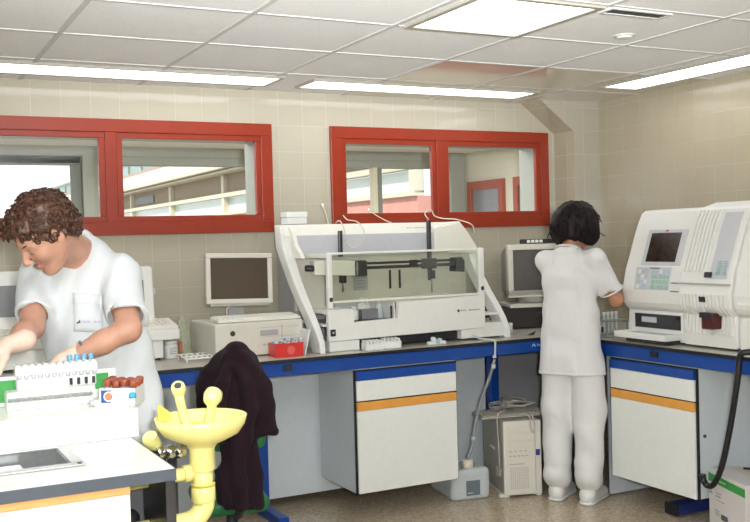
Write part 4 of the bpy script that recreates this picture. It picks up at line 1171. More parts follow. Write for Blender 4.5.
# carton
th = math.radians(250)
t = empty('carton', (3.675, 3.54, 0), 'white cardboard carton with a green stripe standing on the floor at the right edge', 'box', None, th)
cw, cdp, chh = .36, .26, .31
bm = box(0, cw, 0, cdp, .001, chh, .003)
obj('box_body', bm, m_cardbox, t, local=True)
bm = NB(); add_box(bm, .0, cw, -.0012, 0, .252, .292)
st = obj('green_stripe', bm, m_green_l, t, local=True, label='green printed stripe')
bm = strokes(NB(), M_axes((.11, -.0016, .268), (1, 0, 0), (0, 0, 1)), .07, .010, [7], 12)
obj('stripe_print', bm, mat('pale_green_print', '#b7dcb0', 0.7), t, local=True)
bm = strokes(NB(), M_axes((.075, -.0012, .205), (1, 0, 0), (0, 0, 1)), .055, .009, [6], 2)
strokes(bm, M_axes((.075, -.0012, .190), (1, 0, 0), (0, 0, 1)), .05, .007, [7], 3); strokes(bm, M_axes((.085, -.0012, .172), (1, 0, 0), (0, 0, 1)), .075, .005, [4, 4], 6)
for k in range(3): add_box(bm, .062, .11, -.0018, -.0012, .118-.011*k, .122-.011*k)
obj('printed_lettering', bm, m_ink_l, t, local=True)
bm = NB(); r_ = random.Random(2); x = .125
while x < .19:
    w_ = r_.choice((.0018, .003, .0045)); add_box(bm, x, x+w_, -.0018, -.0012, .088, .115); x += w_+r_.choice((.002, .003))
obj('bar_code', bm, m_ink, t, local=True)
bm = NB()
for x in (.014, .03): add_prism(bm, [(x-.005, .222), (x, .232), (x+.005, .222), (x+.0015, .222), (x+.0015, .200), (x-.0015, .200), (x-.0015, .222)], 'xz', -.0018, -.0012)
add_box(bm, .006, .038, -.0018, -.0012, .194, .197)
obj('arrow_marks', bm, m_ink, t, local=True)
obj('packing_tape', box(0, cw, cdp*.42, cdp*.58, chh+.0002, chh+.001), mat('clear_tape', '#cdbfa8', 0.3), t, local=True)
# hose
t = empty('drain_hose', (3.6, 3.3, .9), 'black rubber drain hose looping down from the bench edge to the carton', 'hose')
obj('hose', tube([(3.70, 3.10, .925), (3.64, 3.17, .925), (3.595, 3.215, .926), (3.584, 3.245, .905), (3.584, 3.263, .79), (3.584, 3.31, .57), (3.584, 3.362, .38), (3.584, 3.415, .275), (3.584, 3.455, .252), (3.584, 3.482, .268), (3.584, 3.490, .298)], .0145, 12, 8), m_rubber, t)
obj('end_ring', lathe([(.0165, .29), (.0165, .303), (.009, .303)], 14, loc=(3.584, 3.490, 0)), m_dark, t)
t = empty('power_cord', (3.68, 3.2, .8), 'thin pale cord hanging in a loop from the right bench rail', 'cable')
obj('cord', tube([(3.614, 3.205, .855), (3.606, 3.20, .82), (3.600, 3.17, .79), (3.602, 3.12, .785), (3.612, 3.05, .82)], .004, 8, 8), m_cab, t)
t = empty('power_cord', (3.8, 3.4, .33), 'black cord lying in an arc on top of the white carton', 'cable')
Wc = WM['carton']
obj('cord', tube([Wc @ Vector(p) for p in ((.07, .15, chh+.007), (.13, .17, chh+.016), (.19, .18, chh+.022), (.26, .16, chh+.016), (.33, .12, chh+.007))], .0055, 8, 8), m_rubber, t)

# ================================================================== on the island: tube rack, tube box
ZB = .992
t = empty('tube_rack', (.49, 3.27, ZB), 'white tube rack with scalloped comb and green ends on the island base box', 'rack')
obj('base', box(.362, .626, 3.215, 3.30, ZB, ZB+.018, .003), m_white, t)
obj('step', box(.364, .624, 3.228, 3.30, ZB+.018, ZB+.055, .003), m_white, t)
bm = NB()
for k in range(30):
    add_sphere(bm, (.371+.0087*k, 3.226, ZB+.030), .0042, 8, 6, (1, .7, .8))
add_box(bm, .366, .622, 3.2265, 3.2285, ZB+.023, ZB+.037)
obj('bead_strip', bm, mat('grey_beads', '#8f948f', 0.4, var=0.2, nscale=200), t, label='grey beaded strip')
obj('comb_panel', box(.402, .648, 3.272, 3.285, ZB+.055, 1.098, .002), m_white, t)
pts = [(.396, 1.094)]
n = 12
for k in range(n):
    x = .396+.2545*k/n; w_ = .2545/n
    pts += [(x, 1.122), (x+w_*.35, 1.1285), (x+w_*.7, 1.126), (x+w_*.95, 1.119)]
pts += [(.6505, 1.118), (.6505, 1.094)]
obj('scalloped_comb', prism(pts, 'xz', 3.262, 3.305, .001), m_white, t)
bm = NB()
for k in range(n):
    x = .398+.2545*(k+.5)/n
    add_cyl(bm, (x, 3.268, 1.080), (x, 3.268, 1.094), .006, 10, .0085)
obj('comb_sockets', bm, m_inst_g, t)
for x in (.567, .591, .615, .639): obj('slot', box(x-.005, x+.005, 3.268, 3.2725, 1.050, 1.072, .001), m_black, t)
# green backed board behind
bm = NB(); add_box(bm, .02, .722, 3.315, 3.325, ZB, ZB+.096, .006)
bd = obj('board', bm, m_white, t)
obj('green_face', box(.03, .402, 3.312, 3.3155, ZB+.014, ZB+.084, .001), m_green_l, bd, label='green face')
obj('green_face', box(.652, .696, 3.312, 3.3155, ZB+.030, ZB+.082, .001), m_green_l, bd, label='green face')
for k, x in enumerate((.571, .594, .617, .640)):
    q = empty('sample_tube', (x, 3.295, ZB+.02), 'tube with light blue cap standing in the white scalloped rack', 'tube', 'blue capped tubes in the white rack')
    obj('barrel', cyl((x, 3.3085, ZB+.057), (x, 3.3085, 1.118), .0055, 10), m_milk, q)
    obj('cap', lathe([(.0075, 1.116), (.0085, 1.12), (.0085, 1.141), (.0065, 1.145)], 14, loc=(x, 3.3085, 0)), m_cap_b, q)
# box of brown-capped tubes
RB = -.55
t = empty('tube_carton', (.626, 3.125, ZB), 'small white printed carton full of brown capped tubes on the island base box', 'box', None, RB)
w_, d_, h_ = .115, .10, .058
bm = NB(); add_box(bm, 0, w_, 0, d_, .0005, .003); add_box(bm, 0, w_, 0, .002, .003, h_); add_box(bm, 0, w_, d_-.002, d_, .003, h_); add_box(bm, 0, .002, .002, d_-.002, .003, h_); add_box(bm, w_-.002, w_, .002, d_-.002, .003, h_)
obj('carton_body', bm, m_card, t, local=True)
obj('blue_field', box(.006, .038, -.0008, 0, .012, .052), mat('print_blue', '#2d4f8f', 0.6), t, local=True)
bm = lathe([(.0165, 0), (.0165, .0012)], 24, M=Matrix.Translation((.031, -.0006, .032)) @ Matrix.Rotation(PI/2, 4, 'X')); obj('white_ring', bm, m_paper, t, local=True)
bm = lathe([(.012, 0), (.012, .0022)], 24, M=Matrix.Translation((.031, -.0006, .032)) @ Matrix.Rotation(PI/2, 4, 'X')); obj('round_emblem', bm, mat('emblem_brown', '#b07a5a', 0.6, var=0.3, nscale=150), t, local=True)
bm = NB()
for k in range(3): add_box(bm, .055+.019*k, .070+.019*k, -.0008, 0, .014, .034)
obj('printed_panels', bm, m_inst_g, t, local=True)
Wb = WM[t.name]
rr = random.Random(5)
for i in range(4):
    for j in range(3):
        x = .016+.0275*i; y = .02+.03*j
        p0 = Wb @ Vector((x, y, .004)); p1 = Wb @ Vector((x+.006+rr.uniform(-.003, .003), y-.006+rr.uniform(-.002, .002), .060+rr.uniform(0, .006)))
        d = (p1-p0).normalized()
        q = empty('sample_tube', p0, 'tube with ribbed brown cap packed in the white printed carton', 'tube', 'brown capped tubes in the carton')
        obj('barrel', cyl(p0, p1, .008, 10), m_milk, q)
        obj('cap', tube([p1-d*.002, p1, p1+d*.018, p1+d*.021], [.0105, .0125, .0125, .010], 12), m_cap_r, q)
q = empty('sample_vial', (.727, 3.075, ZB), 'small white vial with bright blue cap at the corner of the printed carton', 'vial')
obj('body', lathe([(.0095, ZB), (.0095, ZB+.03)], 14, loc=(.7135, 3.052, 0)), m_card, q)
obj('cap', lathe([(.0115, ZB+.03), (.0115, ZB+.042), (.007, ZB+.047)], 14, loc=(.7135, 3.052, 0)), mat('bright_blue', '#3aa0dc', 0.4), q)
q = empty('sample_vial', (.63, 3.16, ZB), 'little clear vial on its side between rack and printed carton', 'vial')
obj('body', cyl((.607, 3.16, ZB+.011), (.617, 3.135, ZB+.011), .0105, 12), m_milk, q)
obj('cap', cyl((.617, 3.135, ZB+.011), (.621, 3.125, ZB+.011), .0112, 12), m_card, q)

# ================================================================== eye-wash fountain at the end of the island
EX, EY = .885, 2.90
t = empty('eyewash_fountain', (EX, EY, 0), 'yellow eye-wash fountain with two nozzles at the end of the island bench', 'eyewash station')
obj('bowl', lathe([(.040, .872), (.048, .884), (.080, .898), (.115, .916), (.134, .943), (.141, .968), (.138, .970), (.132, .960), (.115, .938), (.085, .918), (.05, .906), (.02, .902)], 40, loc=(EX, EY, 0), caps=False), m_yellow, t)
obj('bowl_collar', lathe([(.034, .80), (.039, .806), (.039, .868), (.046, .884), (.02, .902), (.0, .902)], 28, loc=(EX, EY, 0), caps=False), m_yellow, t)
obj('drain_grid', lathe([(.022, .906), (.022, .911), (.004, .913)], 16, loc=(EX+.035, EY-.03, .004)), m_yellow_d, t)
obj('stand_pipe', cyl((EX, EY, .70), (EX, EY, .826), .031, 24), m_yellow, t)
obj('pipe_collar', lathe([(.034, .725), (.037, .728), (.037, .770), (.034, .774)], 24, loc=(EX, EY, -.02)), m_yellow, t)
obj('pipe_ring', lathe([(.0375, .762), (.0375, .767)], 24, loc=(EX, EY, -.006)), m_yellow_d, t)
ux = Vector((-1, .03, 0)).normalized()
obj('drain_elbow', tube([(EX, EY, .73), (EX, EY, .69), Vector((EX, EY, .655))+ux*.03, Vector((EX, EY, .645))+ux*.085, Vector((EX, EY, .640))+ux*.20, Vector((EX, EY, .632))+ux*.28], .032, 20, 6), m_yellow, t)
obj('tee_pipe', tube([(EX, EY, .80), Vector((EX, EY, .795))+ux*.10, Vector((EX, EY, .785))+ux*.29], .020, 18), m_yellow, t)
obj('tee_collar', tube([Vector((EX, EY, .799))+ux*.035, Vector((EX, EY, .797))+ux*.06], .026, 18), m_yellow, t)
# nozzles
for (dx, dy, zt, lean) in ((-.045, .035, 1.055, (-.012, .0)), (.018, -.035, 1.035, (.006, -.01))):
    base = Vector((EX+dx*.45, EY+dy*.3, .906)); mid = Vector((EX+dx*.9, EY+dy, .96)); top = Vector((EX+dx+lean[0], EY+dy+lean[1], zt-.02))
    s = obj('nozzle_stem', tube([base, mid, top], [.013, .014, .015], 14, 5), m_yellow, t)
    hdir = (Vector((.45, .55, .5)) if dx > 0 else Vector((-.25, -.6, .62))).normalized()
    c = top+Vector((0, 0, .015))
    k_ = 1.25 if dx > 0 else 1.0
    h = obj('nozzle_head', tube([c-hdir*.026, c-hdir*.016, c+hdir*.004, c+hdir*.020, c+hdir*.024], [.012*k_, .019*k_, .023*k_, .021*k_, .017*k_], 20), m_yellow, t)
    obj('nozzle_screen', tube([c+hdir*.0235, c+hdir*.026], [.012, .010], 16), m_gunmetal, h)
obj('cross_link', tube([(EX-.06, EY+.0, .935), (EX-.02, EY-.01, .945), (EX+.03, EY-.02, .94)], .012, 12), m_yellow_d, t)
obj('push_flag', prism([(EX-.12, .955), (EX-.075, .96), (EX-.085, .985), (EX-.118, 1.012)], 'xz', EY+.05, EY+.058, .002), m_yellow_d, t)
v = obj('ball_valve', cyl((EX-.15, EY+.045, .865), (EX-.045, EY+.01, .865), .017, 16), m_chrome, t, label='chrome ball valve')
bm = NB(); add_cyl(bm, (EX-.13, EY+.038, .865), (EX-.11, EY+.031, .865), .023, 6); add_cyl(bm, (EX-.075, EY+.02, .865), (EX-.055, EY+.013, .865), .022, 6); add_sphere(bm, (EX-.092, EY+.026, .865), .022)
obj('valve_nuts', bm, m_chrome, v)
obj('lever', tube([(EX-.13, EY+.05, .885), (EX-.15, EY+.03, .91), (EX-.15, EY+.0, .93)], [.022, .026, .012], 12, 4), m_yellow, t)
obj('supply_pipe', cyl((EX-.105, EY+.045, .02), (EX-.105, EY+.045, .85), .006, 10), m_chrome, t)
obj('supply_pipe', cyl((EX-.075, EY+.07, .02), (EX-.075, EY+.07, .85), .016, 12), m_dark, t)
obj('wall_bracket', box(.715, .745, EY-.2, EY+.06, .62, .86, .004), m_gunmetal, t)

# ================================================================== chair with a dark coat
CX0, CY0 = 1.385, 4.12
RC = math.radians(-10)
t = empty('lab_chair', (CX0, CY0, 0), 'green upholstered swivel chair hidden under the dark coat', 'chair', None, RC)
f = Field((-.26, -.26, .30), (.26, .26, .48), .008)
for x in np.linspace(-.13, .10, 5): f.cap((x, -.15, .375), (x, .15, .375), .042, k=.03)
V, F = f.mesh(1); o = obj('seat', (np.array(V), F), m_green, t, local=True)
f = Field((-.24, -.32, .56), (.24, -.16, 1.0), .008)
for x in np.linspace(-.085, .085, 5): f.cap((x, -.245+.25*x*x, .66), (x, -.26+.25*x*x, .89), .030, k=.03)
V, F = f.mesh(1); obj('backrest', (np.array(V), F), m_green, t, local=True)
obj('back_bar', tube([(0, -.10, .325), (0, -.20, .35), (0, -.255, .47), (0, -.275, .62), (0, -.285, .8)], .018, 12, 6), m_dark, t, local=True)
obj('gas_column', cyl((0, 0, .08), (0, 0, .335), .026, 16), m_dark, t, local=True)
for k in range(5):
    a = 2*PI*k/5+.3
    l = obj('base_arm', tube([(0, 0, .095), (.14*math.cos(a), .14*math.sin(a), .09), (.28*math.cos(a), .28*math.sin(a), .068)], [.028, .024, .016], 10), m_dark, t, local=True)
    bm = NB(); add_cyl(bm, (.28*math.cos(a)-.018*math.sin(a), .28*math.sin(a)+.018*math.cos(a), .028), (.28*math.cos(a)+.018*math.sin(a), .28*math.sin(a)-.018*math.cos(a), .028), .027, 16)
    add_cyl(bm, (.28*math.cos(a), .28*math.sin(a), .03), (.28*math.cos(a), .28*math.sin(a), .066), .009, 8)
    obj('caster', bm, m_black, t, local=True)
# the coat, draped over the chair back
Wc = WM['lab_chair']
f = Field((.98, 3.60, .28), (1.68, 4.18, 1.14), .007)
cfr = np.array(Wc)[:3, :3]
def cw_(p): q = Wc @ Vector(p); return (q.x, q.y, q.z)
rx = Vector((.985, -.17, 0)); ty = Vector((-.17, -.985, 0))          # across and towards the aisle
C0 = Vector((1.322, 3.86, 0))
def c_(a, b, z): p = C0+rx*a+ty*b; return (p.x, p.y, z)
prof = [(1.035, .015, .040), (1.00, .01, .085), (.95, .0, .120), (.90, -.005, .135), (.84, -.005, .135), (.78, .0, .128), (.72, .01, .112), (.65, .01, .095), (.58, .01, .088), (.50, .015, .085), (.43, .015, .080), (.40, .015, .07)]
for (z0, a0, w0), (z1, a1, w1) in zip(prof, prof[1:]):
    for s in (-1, -.5, 0, .5, 1):
        q = max(.028, .05-.01*abs(s))
        f.cap(c_(a0+s*(w0-.03), .03-.05*s*s, z0), c_(a1+s*(w1-.03), .03-.05*s*s, z1), q, q, k=.025)
# sleeve end hanging on the right, collar and lapel rolls, long folds
f.chain([c_(.07, .05, .98), c_(.105, .065, .90), c_(.112, .07, .82), c_(.115, .07, .76)], [.035, .042, .044, .04], k=.02)
f.cap(c_(.105, .06, .80), c_(.150, .07, .715), .045, .014, k=.02); f.cap(c_(.08, .07, .72), c_(.150, .07, .712), .03, .012, k=.02)
f.chain([c_(-.04, .05, 1.035), c_(.03, .075, 1.03), c_(.07, .085, .97), c_(.06, .095, .88)], [.016, .024, .026, .02], k=.012)
f.chain([c_(.0, .075, 1.0), c_(.035, .10, .93), c_(.045, .105, .82), c_(.03, .105, .70), c_(.0, .10, .62)], [.018, .028, .030, .026, .02], k=.014)
f.chain([c_(-.03, .075, 1.0), c_(-.06, .095, .93), c_(-.085, .095, .82), c_(-.07, .095, .70)], [.018, .028, .030, .022], k=.014)
f.chain([c_(-.02, .09, .80), c_(-.01, .10, .66), c_(.0, .095, .52), c_(.0, .085, .41)], [.014, .024, .028, .024], k=.015)
f.chain([c_(.065, .075, .66), c_(.07, .08, .54), c_(.075, .075, .42)], [.02, .028, .026], k=.015)
f.chain([c_(-.06, .07, .60), c_(-.055, .075, .50), c_(-.05, .07, .42)], [.016, .022, .02], k=.015)
for x in np.linspace(-.085, .085, 7): f.cap(cw_((x, -.245+.25*x*x, .60)), cw_((x, -.26+.25*x*x, .905)), .050, op='cut', k=.0)
f.cap(cw_((0, -.10, .30)), cw_((0, -.22, .35)), .03, op='cut', k=0); f.cap(cw_((-.13, -.15, .375)), cw_((.10, -.15, .375)), .064, op='cut', k=0)
f.cap(cw_((0, -.255, .47)), cw_((0, -.275, .62)), .034, op='cut', k=0); f.cap(cw_((0, -.275, .62)), cw_((0, -.285, .82)), .034, op='cut', k=0)
f.warp(folds(21, .007, 46, [(1, 0, .15), (.8, 0, -.35), (.2, .9, .3)]))
f.half((1.32, 0, .40), (-.12, 0, -1), .01)
tag(obj('coat', f.mesh(1), m_coat, None), 'dark plum black wool coat draped over the back of the green chair', 'coat')

# ================================================================== people
def unit(v): v = np.array(v, float); return v/np.linalg.norm(v)
def head_prims(f, H, A, s=1.0, neck_to=None, neck_r=.056, female=False):
    """skull, face and ears; A rows = forward, left, up; H between the ears"""
    A = np.array(A); H = np.array(H)
    def p(x, y, z): return H+s*(A[0]*x+A[1]*y+A[2]*z)
    def e(c, r, k=.02, op='add'): f.ell(p(*c), np.array(r)*s, A, k, op)
    e((-.012, 0, .045), (.100, .078, .088)); e((.032, 0, -.012), (.064, .064, .088), .03)
    f.cap(p(.035, 0, -.078), p(.070, 0, -.094), .032*s, .024*s, .025)
    for q in (-1, 1):
        f.cap(p(-.004, .054*q, -.035), p(.055, .022*q, -.090), .021*s, .018*s, .03)
        e((.060, .040*q, -.020), (.026, .024, .024), .025)
        f.cap(p(.086, .012*q, .030), p(.072, .050*q, .027), .011*s, .010*s, .015)
        e((.094, .031*q, .010), (.013, .018, .011), .012, 'cut')
        e((.080, .031*q, .009), (.013, .0145, .011), .004)
        e((-.006, .077*q, -.002), (.018, .010, .031), .008); e((.000, .086*q, .0), (.010, .006, .018), .006, 'cut')
        e((.107, .0115*q, -.026), (.009, .008, .007), .006)
    f.cap(p(.092, 0, .022), p(.117, 0, -.020), .008*s, .0125*s, .010)
    f.cap(p(.098, -.017, -.053), p(.098, .017, -.053), .0065*s, k=.006); f.cap(p(.096, -.014, -.0635), p(.096, .014, -.0635), .0075*s, k=.005)
    if neck_to is not None: f.cap(p(-.028, 0, -.045), neck_to, neck_r*s, neck_r*1.1*s, .03)
    return p
def hand_prims(f, W, d, n, side, curl=.6, s=1.0, grow=0.0, spread=.09):
    """W wrist, d along the palm, n out of the palm (fingers curl towards n), side = +1/-1 which side the thumb is"""
    W = np.array(W, float); d = unit(d); n = np.array(n, float); n = unit(n-d*(n@d)); a = np.cross(n, d)*side   # a: towards the thumb
    g = grow
    for q in np.linspace(-.5, .5, 4): f.cap(W+d*.012*s+a*q*.045*s, W+d*.078*s+a*q*.062*s, .0135*s+g, .0125*s+g, .012)
    f.cap(W-d*.02*s, W+d*.02*s, .024*s+g, .025*s+g, .015, (n, 1.3))
    L = [(.040, .025, .020), (.044, .028, .021), (.041, .026, .020), (.032, .020, .018)]
    for i, (q, seg) in enumerate(zip((.52, .18, -.17, -.52), L)):
        p0 = W+d*(.080-.006*abs(q+.1))*s+a*q*.064*s; ang = 0.12; r = (.0088, .0092, .0088, .0078)[i]*s+g
        dd0 = unit(d+a*q*spread)
        f.cap(W+d*.05*s+a*q*.055*s, p0, r*1.15, r*1.1, .008)
        for k, ln in enumerate(seg):
            ang += curl*(.55 if k == 0 else .75)
            dd = dd0*math.cos(ang)+n*math.sin(ang); p1 = p0+dd*ln*s
            f.cap(p0, p1, r*(1-.07*k), r*(.93-.08*k), .004); p0 = p1
    p0 = W+d*.018*s+a*.022*s; dt = unit(d*.55+a*.7+n*.35)
    for ln, r in ((.042, .0135), (.032, .0105), (.026, .0095)):
        p1 = p0+dt*ln*s; f.cap(p0, p1, r*s+g, (r-.0012)*s+g, .006); p0 = p1; dt = unit(dt+n*.25+d*.25)
def spread_mat(o, mats, fn):
    """give faces a material slot by where they lie: fn(centre array) -> index array"""
    me = o.data
    for m_ in mats: me.materials.append(m_)
    V = np.array([v.co for v in me.vertices])+np.array(o.location if o.parent is None else WM[o.name].translation)
    C = np.array([V[list(p.vertices)].mean(0) for p in me.polygons])
    me.polygons.foreach_set('material_index', fn(C).astype(np.int32))
m_lip = mat('lip', '#a5705f', 0.4, var=0.05)

# ------------------------------------------------------------------ the man at the island
r_ = np.array((.985, -.17, 0)); t_ = np.array((-.17, -.985, 0)); z_ = np.array((0, 0, 1.))
def RUT(v): return unit(r_*v[0]+z_*v[1]+t_*v[2])
HF = RUT((-.66, -.68, .27)); HL = RUT((.45, -.1, .88)); HL = unit(HL-HF*(HL@HF)); HU = np.cross(HF, HL)
MA = np.array([HF, HL, HU]); MH = np.array((.535, 3.455, 1.543))
ma = unit((.80, -.595, 0)); mf = np.array((-.595, -.80, 0)) ; AX = [ma, mf, z_]
NBm = np.array((.655, 3.60, 1.475)); SN = np.array((.795, 3.53, 1.395)); SF = np.array((.545, 3.715, 1.41))
EN = np.array((.775, 3.335, 1.212)); WN = np.array((.565, 3.385, 1.115)); EF = np.array((.485, 3.52, 1.225)); WF = np.array((.402, 3.375, 1.185))
lo, hi = (.18, 3.12, -.01), (1.08, 3.98, 1.74)
f = Field(lo, hi, .0062)
f.ell((.68, 3.63, 1.28), (.155, .095, .20), AX, .03); f.ell((.72, 3.65, 1.06), (.145, .10, .2), AX, .04); f.ell((.755, 3.665, .92), (.145, .09, .13), AX, .04)
f.cap(SF, SN, .050, .050, .03); f.cap(NBm, (.665, 3.62, 1.38), .06, .08, .04)
for S, E_, W_ in ((SN, EN, WN), (SF, EF, WF)):
    f.cap(S, S*.45+E_*.55, .052, .049, .03); f.cap(S*.45+E_*.55, E_, .049, .042, .02)
    f.cap(E_, E_*.6+W_*.4, .039, .039, .02); f.cap(E_*.6+W_*.4, W_, .039, .027, .02)
for q in (-1, 1):
    hip = np.array((.755, 3.67, .90))+ma*.085*q; kn = np.array((.765, 3.66, .49))+ma*.095*q; an = np.array((.77, 3.70, .09))+ma*.105*q
    f.cap(hip, kn, .082, .055, .03); f.cap(kn, kn*.65+an*.35, .054, .056, .02); f.cap(kn*.65+an*.35, an, .056, .036, .02); f.cap(an-z_*.03, an+mf*.14-z_*.055, .036, .028, .02)
hp = head_prims(f, MH, MA, 1.0, NBm, .058)
WNd = unit((-.09, .01, -.04)); WFd = unit((-.9, -.22, -.22))
hand_prims(f, WN+WNd*.008, WNd, (-.1, -.2, -1), 1, .5); hand_prims(f, WF+WFd*.008, WFd, (-.3, .1, -1), -1, .35)
V, F = f.mesh(1)
man = tag(obj('person', (V, F), m_skin_m), 'man in white tunic leaning over the tube rack and looking down', 'person', 'people in white uniforms')
man['group'] = 'laboratory staff'
def lipfn(C):
    q = (C-MH) @ MA.T
    return ((q[:, 0] > .088) & (np.abs(q[:, 1]) < .024) & (q[:, 2] < -.045) & (q[:, 2] > -.073)).astype(int)
spread_mat(man, [m_lip], lipfn)
# gloves
for W_, d_, n_, sd, cu, nm in ((WN, WNd, (-.1, -.2, -1), 1, .5, 'a'), (WF, WFd, (-.3, .1, -1), -1, .35, 'b')):
    g_ = Field(W_-.2, W_+.2, .0036); hand_prims(g_, W_+d_*.008, d_, n_, sd, cu, 1.0, .0022)
    g_.cap(W_-d_*.045, W_+d_*.01, .037, .031, .01); V, F = g_.mesh(1)
    obj('glove', (V, F), m_glove, man, label='pale latex glove')
obj('wristwatch', tube([WN-WNd*.075+RUT((0, .03*math.cos(a), .03*math.sin(a)))*.0 + (np.cross(WNd, z_)*math.cos(a)+np.cross(WNd, np.cross(WNd, z_))*math.sin(a))*.0385 for a in np.linspace(0, 2*PI, 20)[:-1]], .006, 8, 0, True), m_steel, man, label='steel watch')
# tunic
def new(): return Field(lo, hi, .0065)
f = new()
f.ell((.675, 3.625, 1.27), (.178, .118, .20), AX, .03); f.ell((.715, 3.645, 1.06), (.172, .128, .24), AX, .05); f.ell((.75, 3.66, .90), (.19, .138, .24), AX, .05)
f.cap(SF+z_*.0, SN+z_*.0, .062, .062, .04); f.cap(NBm-z_*.02-mf*.03, (.69, 3.63, 1.36), .070, .11, .06)
f.cap(NBm+z_*.035-mf*.045, (.745, 3.60, 1.43), .050, .07, .05); f.cap(NBm+z_*.0-mf*.02, (.60, 3.68, 1.43), .05, .06, .05)
f.cap((.845, 3.57, 1.20), (.87, 3.585, .88), .05, .085, .06)      # loose hang at the near side
for S, E_, frac, ra, rb in ((SN, EN, .80, .068, .074), (SF, EF, .78, .064, .068)):
    s2 = new(); d_ = E_-S; L_ = np.linalg.norm(d_); d_ = d_/L_
    s2.cap(S, S+d_*L_*(frac+.5), ra, rb, 0); s2.half(S+d_*L_*frac, d_)
    hh = np.maximum(.035-np.abs(f.d-s2.d), 0)/.035; f.d = np.minimum(f.d, s2.d)-hh*hh*.035*.25
    # hollow the cuff
    f.cap(S+d_*L_*(frac-.02), S+d_*L_*(frac+.2), rb-.016, rb-.015, 0, op='cut')
f.half((0, 0, .80), (0, 0, -1))
f.cap(NBm+z_*.01+mf*.03, NBm+z_*.13+mf*.06, .060, .075, .006, op='cut')                # neck opening
f.cap(NBm+mf*.075-z_*.005, NBm+mf*.135-z_*.12-ma*.012, .040, .006, .006, op='cut')       # V at the front
f.cap(MH-HU*.04, NBm, .066, .062, .0, op='cut')
f.warp(folds(5, .015, 40, [(1, .1, .25), (.7, -.5, -.4), (.9, 0, .8)]))
V, F = f.mesh(1)
tu = obj('tunic', (V, F), m_cloth, man)
# breast pocket with print, on the near side of the chest
def ray_on(f_, p, d, n=160, st=.004):
    p = np.array(p, float); d = unit(d)
    for i in range(n):
        q = p+d*st*i; ix = np.round((q-f_.lo)/f_.h).astype(int)
        if np.all(ix >= 0) and np.all(ix < f_.n) and f_.d[tuple(ix)] < 0.002: return q
    return p
view = unit(np.array((.66, 3.62, 1.27))-np.array((0, 0, 1.5)))
def from_cam(px, py):
    """point of the tunic met along a sight line given by its slopes"""
    d = unit((px, 1.0, py)); return ray_on(f, np.array((0, 0, 1.5))+d*3.05, d, 300, .0025)
gx = np.linspace(.1775, .2065, 9); gz = np.linspace(-.0860, -.0475, 9)
bm = NB(); grid = [[None]*9 for _ in range(9)]; back = [[None]*9 for _ in range(9)]
Vn = -unit((.19, 1, -.06))
for i, a in enumerate(gx):
    for j, b_ in enumerate(gz):
        q = from_cam(a, b_-.10*(a-.19)); grid[i][j] = q
G = np.array([[grid[i][j] for j in range(9)] for i in range(9)])
for _ in range(3):
    K = G.copy(); K[1:-1, 1:-1] = (G[1:-1, 1:-1]*2+G[:-2, 1:-1]+G[2:, 1:-1]+G[1:-1, :-2]+G[1:-1, 2:])/6; G = K
tv = [[bm.verts.new(G[i, j]+Vn*(.005 if 0 < i < 8 and 0 < j < 8 else .002)) for j in range(9)] for i in range(9)]
bv = [[bm.verts.new(G[i, j]-Vn*.004) for j in range(9)] for i in range(9)]
for i in range(8):
    for j in range(8):
        bm.faces.new((tv[i][j], tv[i+1][j], tv[i+1][j+1], tv[i][j+1])); bm.faces.new((bv[i][j], bv[i][j+1], bv[i+1][j+1], bv[i+1][j]))
for i in range(8):
    for A_, B_ in (((i, 0), (i+1, 0)), ((i+1, 8), (i, 8)), ((0, i+1), (0, i)), ((8, i), (8, i+1))):
        bm.faces.new((tv[A_[0]][A_[1]], bv[A_[0]][A_[1]], bv[B_[0]][B_[1]], tv[B_[0]][B_[1]]))
bmesh.ops.recalc_face_normals(bm, faces=bm.faces)
pk = obj('breast_pocket', bm, m_cloth, tu, smooth=True)
bm = NB(); add_tube(bm, [Vector(G[i, 6]+Vn*.0055) for i in range(0, 9)], .0016, 6)
obj('pocket_hem', bm, m_cloth, tu)
o_ = G[1, 2]+Vn*.007; xd = G[7, 2]-G[1, 2]; Mk = M_axes(o_, xd, unit(G[1, 6]-G[1, 2]))
bm = NB(); add_prism(bm, [(-.002, 0), (.004, .001), (.008, .008), (.013, .009), (.010, .004), (.013, -.001), (.005, -.004), (.0, -.006)], 'xy', -.0006, .0006); bmesh.ops.transform(bm, matrix=Mk, verts=bm.verts)
obj('pocket_emblem', bm, m_ink, tu, label='small dark emblem')
Mk = M_axes(G[2, 2]+Vn*.0075+unit(xd)*.006, xd, unit(G[1, 6]-G[1, 2]))
obj('pocket_print', strokes(NB(), Mk, .062, .0075, [4, 3], 7, .0007), mat('pale_blue_print', '#a9b2cc', 0.7), tu)
# trousers and shoes (mostly behind the island)
f = Field((.5, 3.4, -.01), (1.05, 3.98, 1.0), .009)
f.ell((.755, 3.665, .92), (.175, .122, .12), AX, .04)
for q in (-1, 1):
    hip = np.array((.755, 3.67, .88))+ma*.088*q; kn = np.array((.765, 3.66, .49))+ma*.098*q; an = np.array((.77, 3.70, .10))+ma*.105*q
    f.cap(hip, kn, .098, .082, .03); f.cap(kn, an, .080, .074, .03)
f.half((0, 0, .07), (0, 0, -1)); f.warp(folds(9, .008, 35, [(0, .3, 1), (1, 0, .5)]))
V, F = f.mesh(1); obj('trousers', (V, F), m_cloth, man)
for q in (-1, 1):
    an = np.array((.77, 3.70, .0))+ma*.105*q
    f = Field(an-.25, an+.25, .006); f.cap(an+z_*.045-mf*.04, an+mf*.15+z_*.032, .046, .038, .02); f.cap(an+z_*.05, an+z_*.09, .048, .05, .02); f.half((0, 0, .002), (0, 0, -1))
    V, F = f.mesh(1); obj('shoe', (V, F), m_shoe, man)
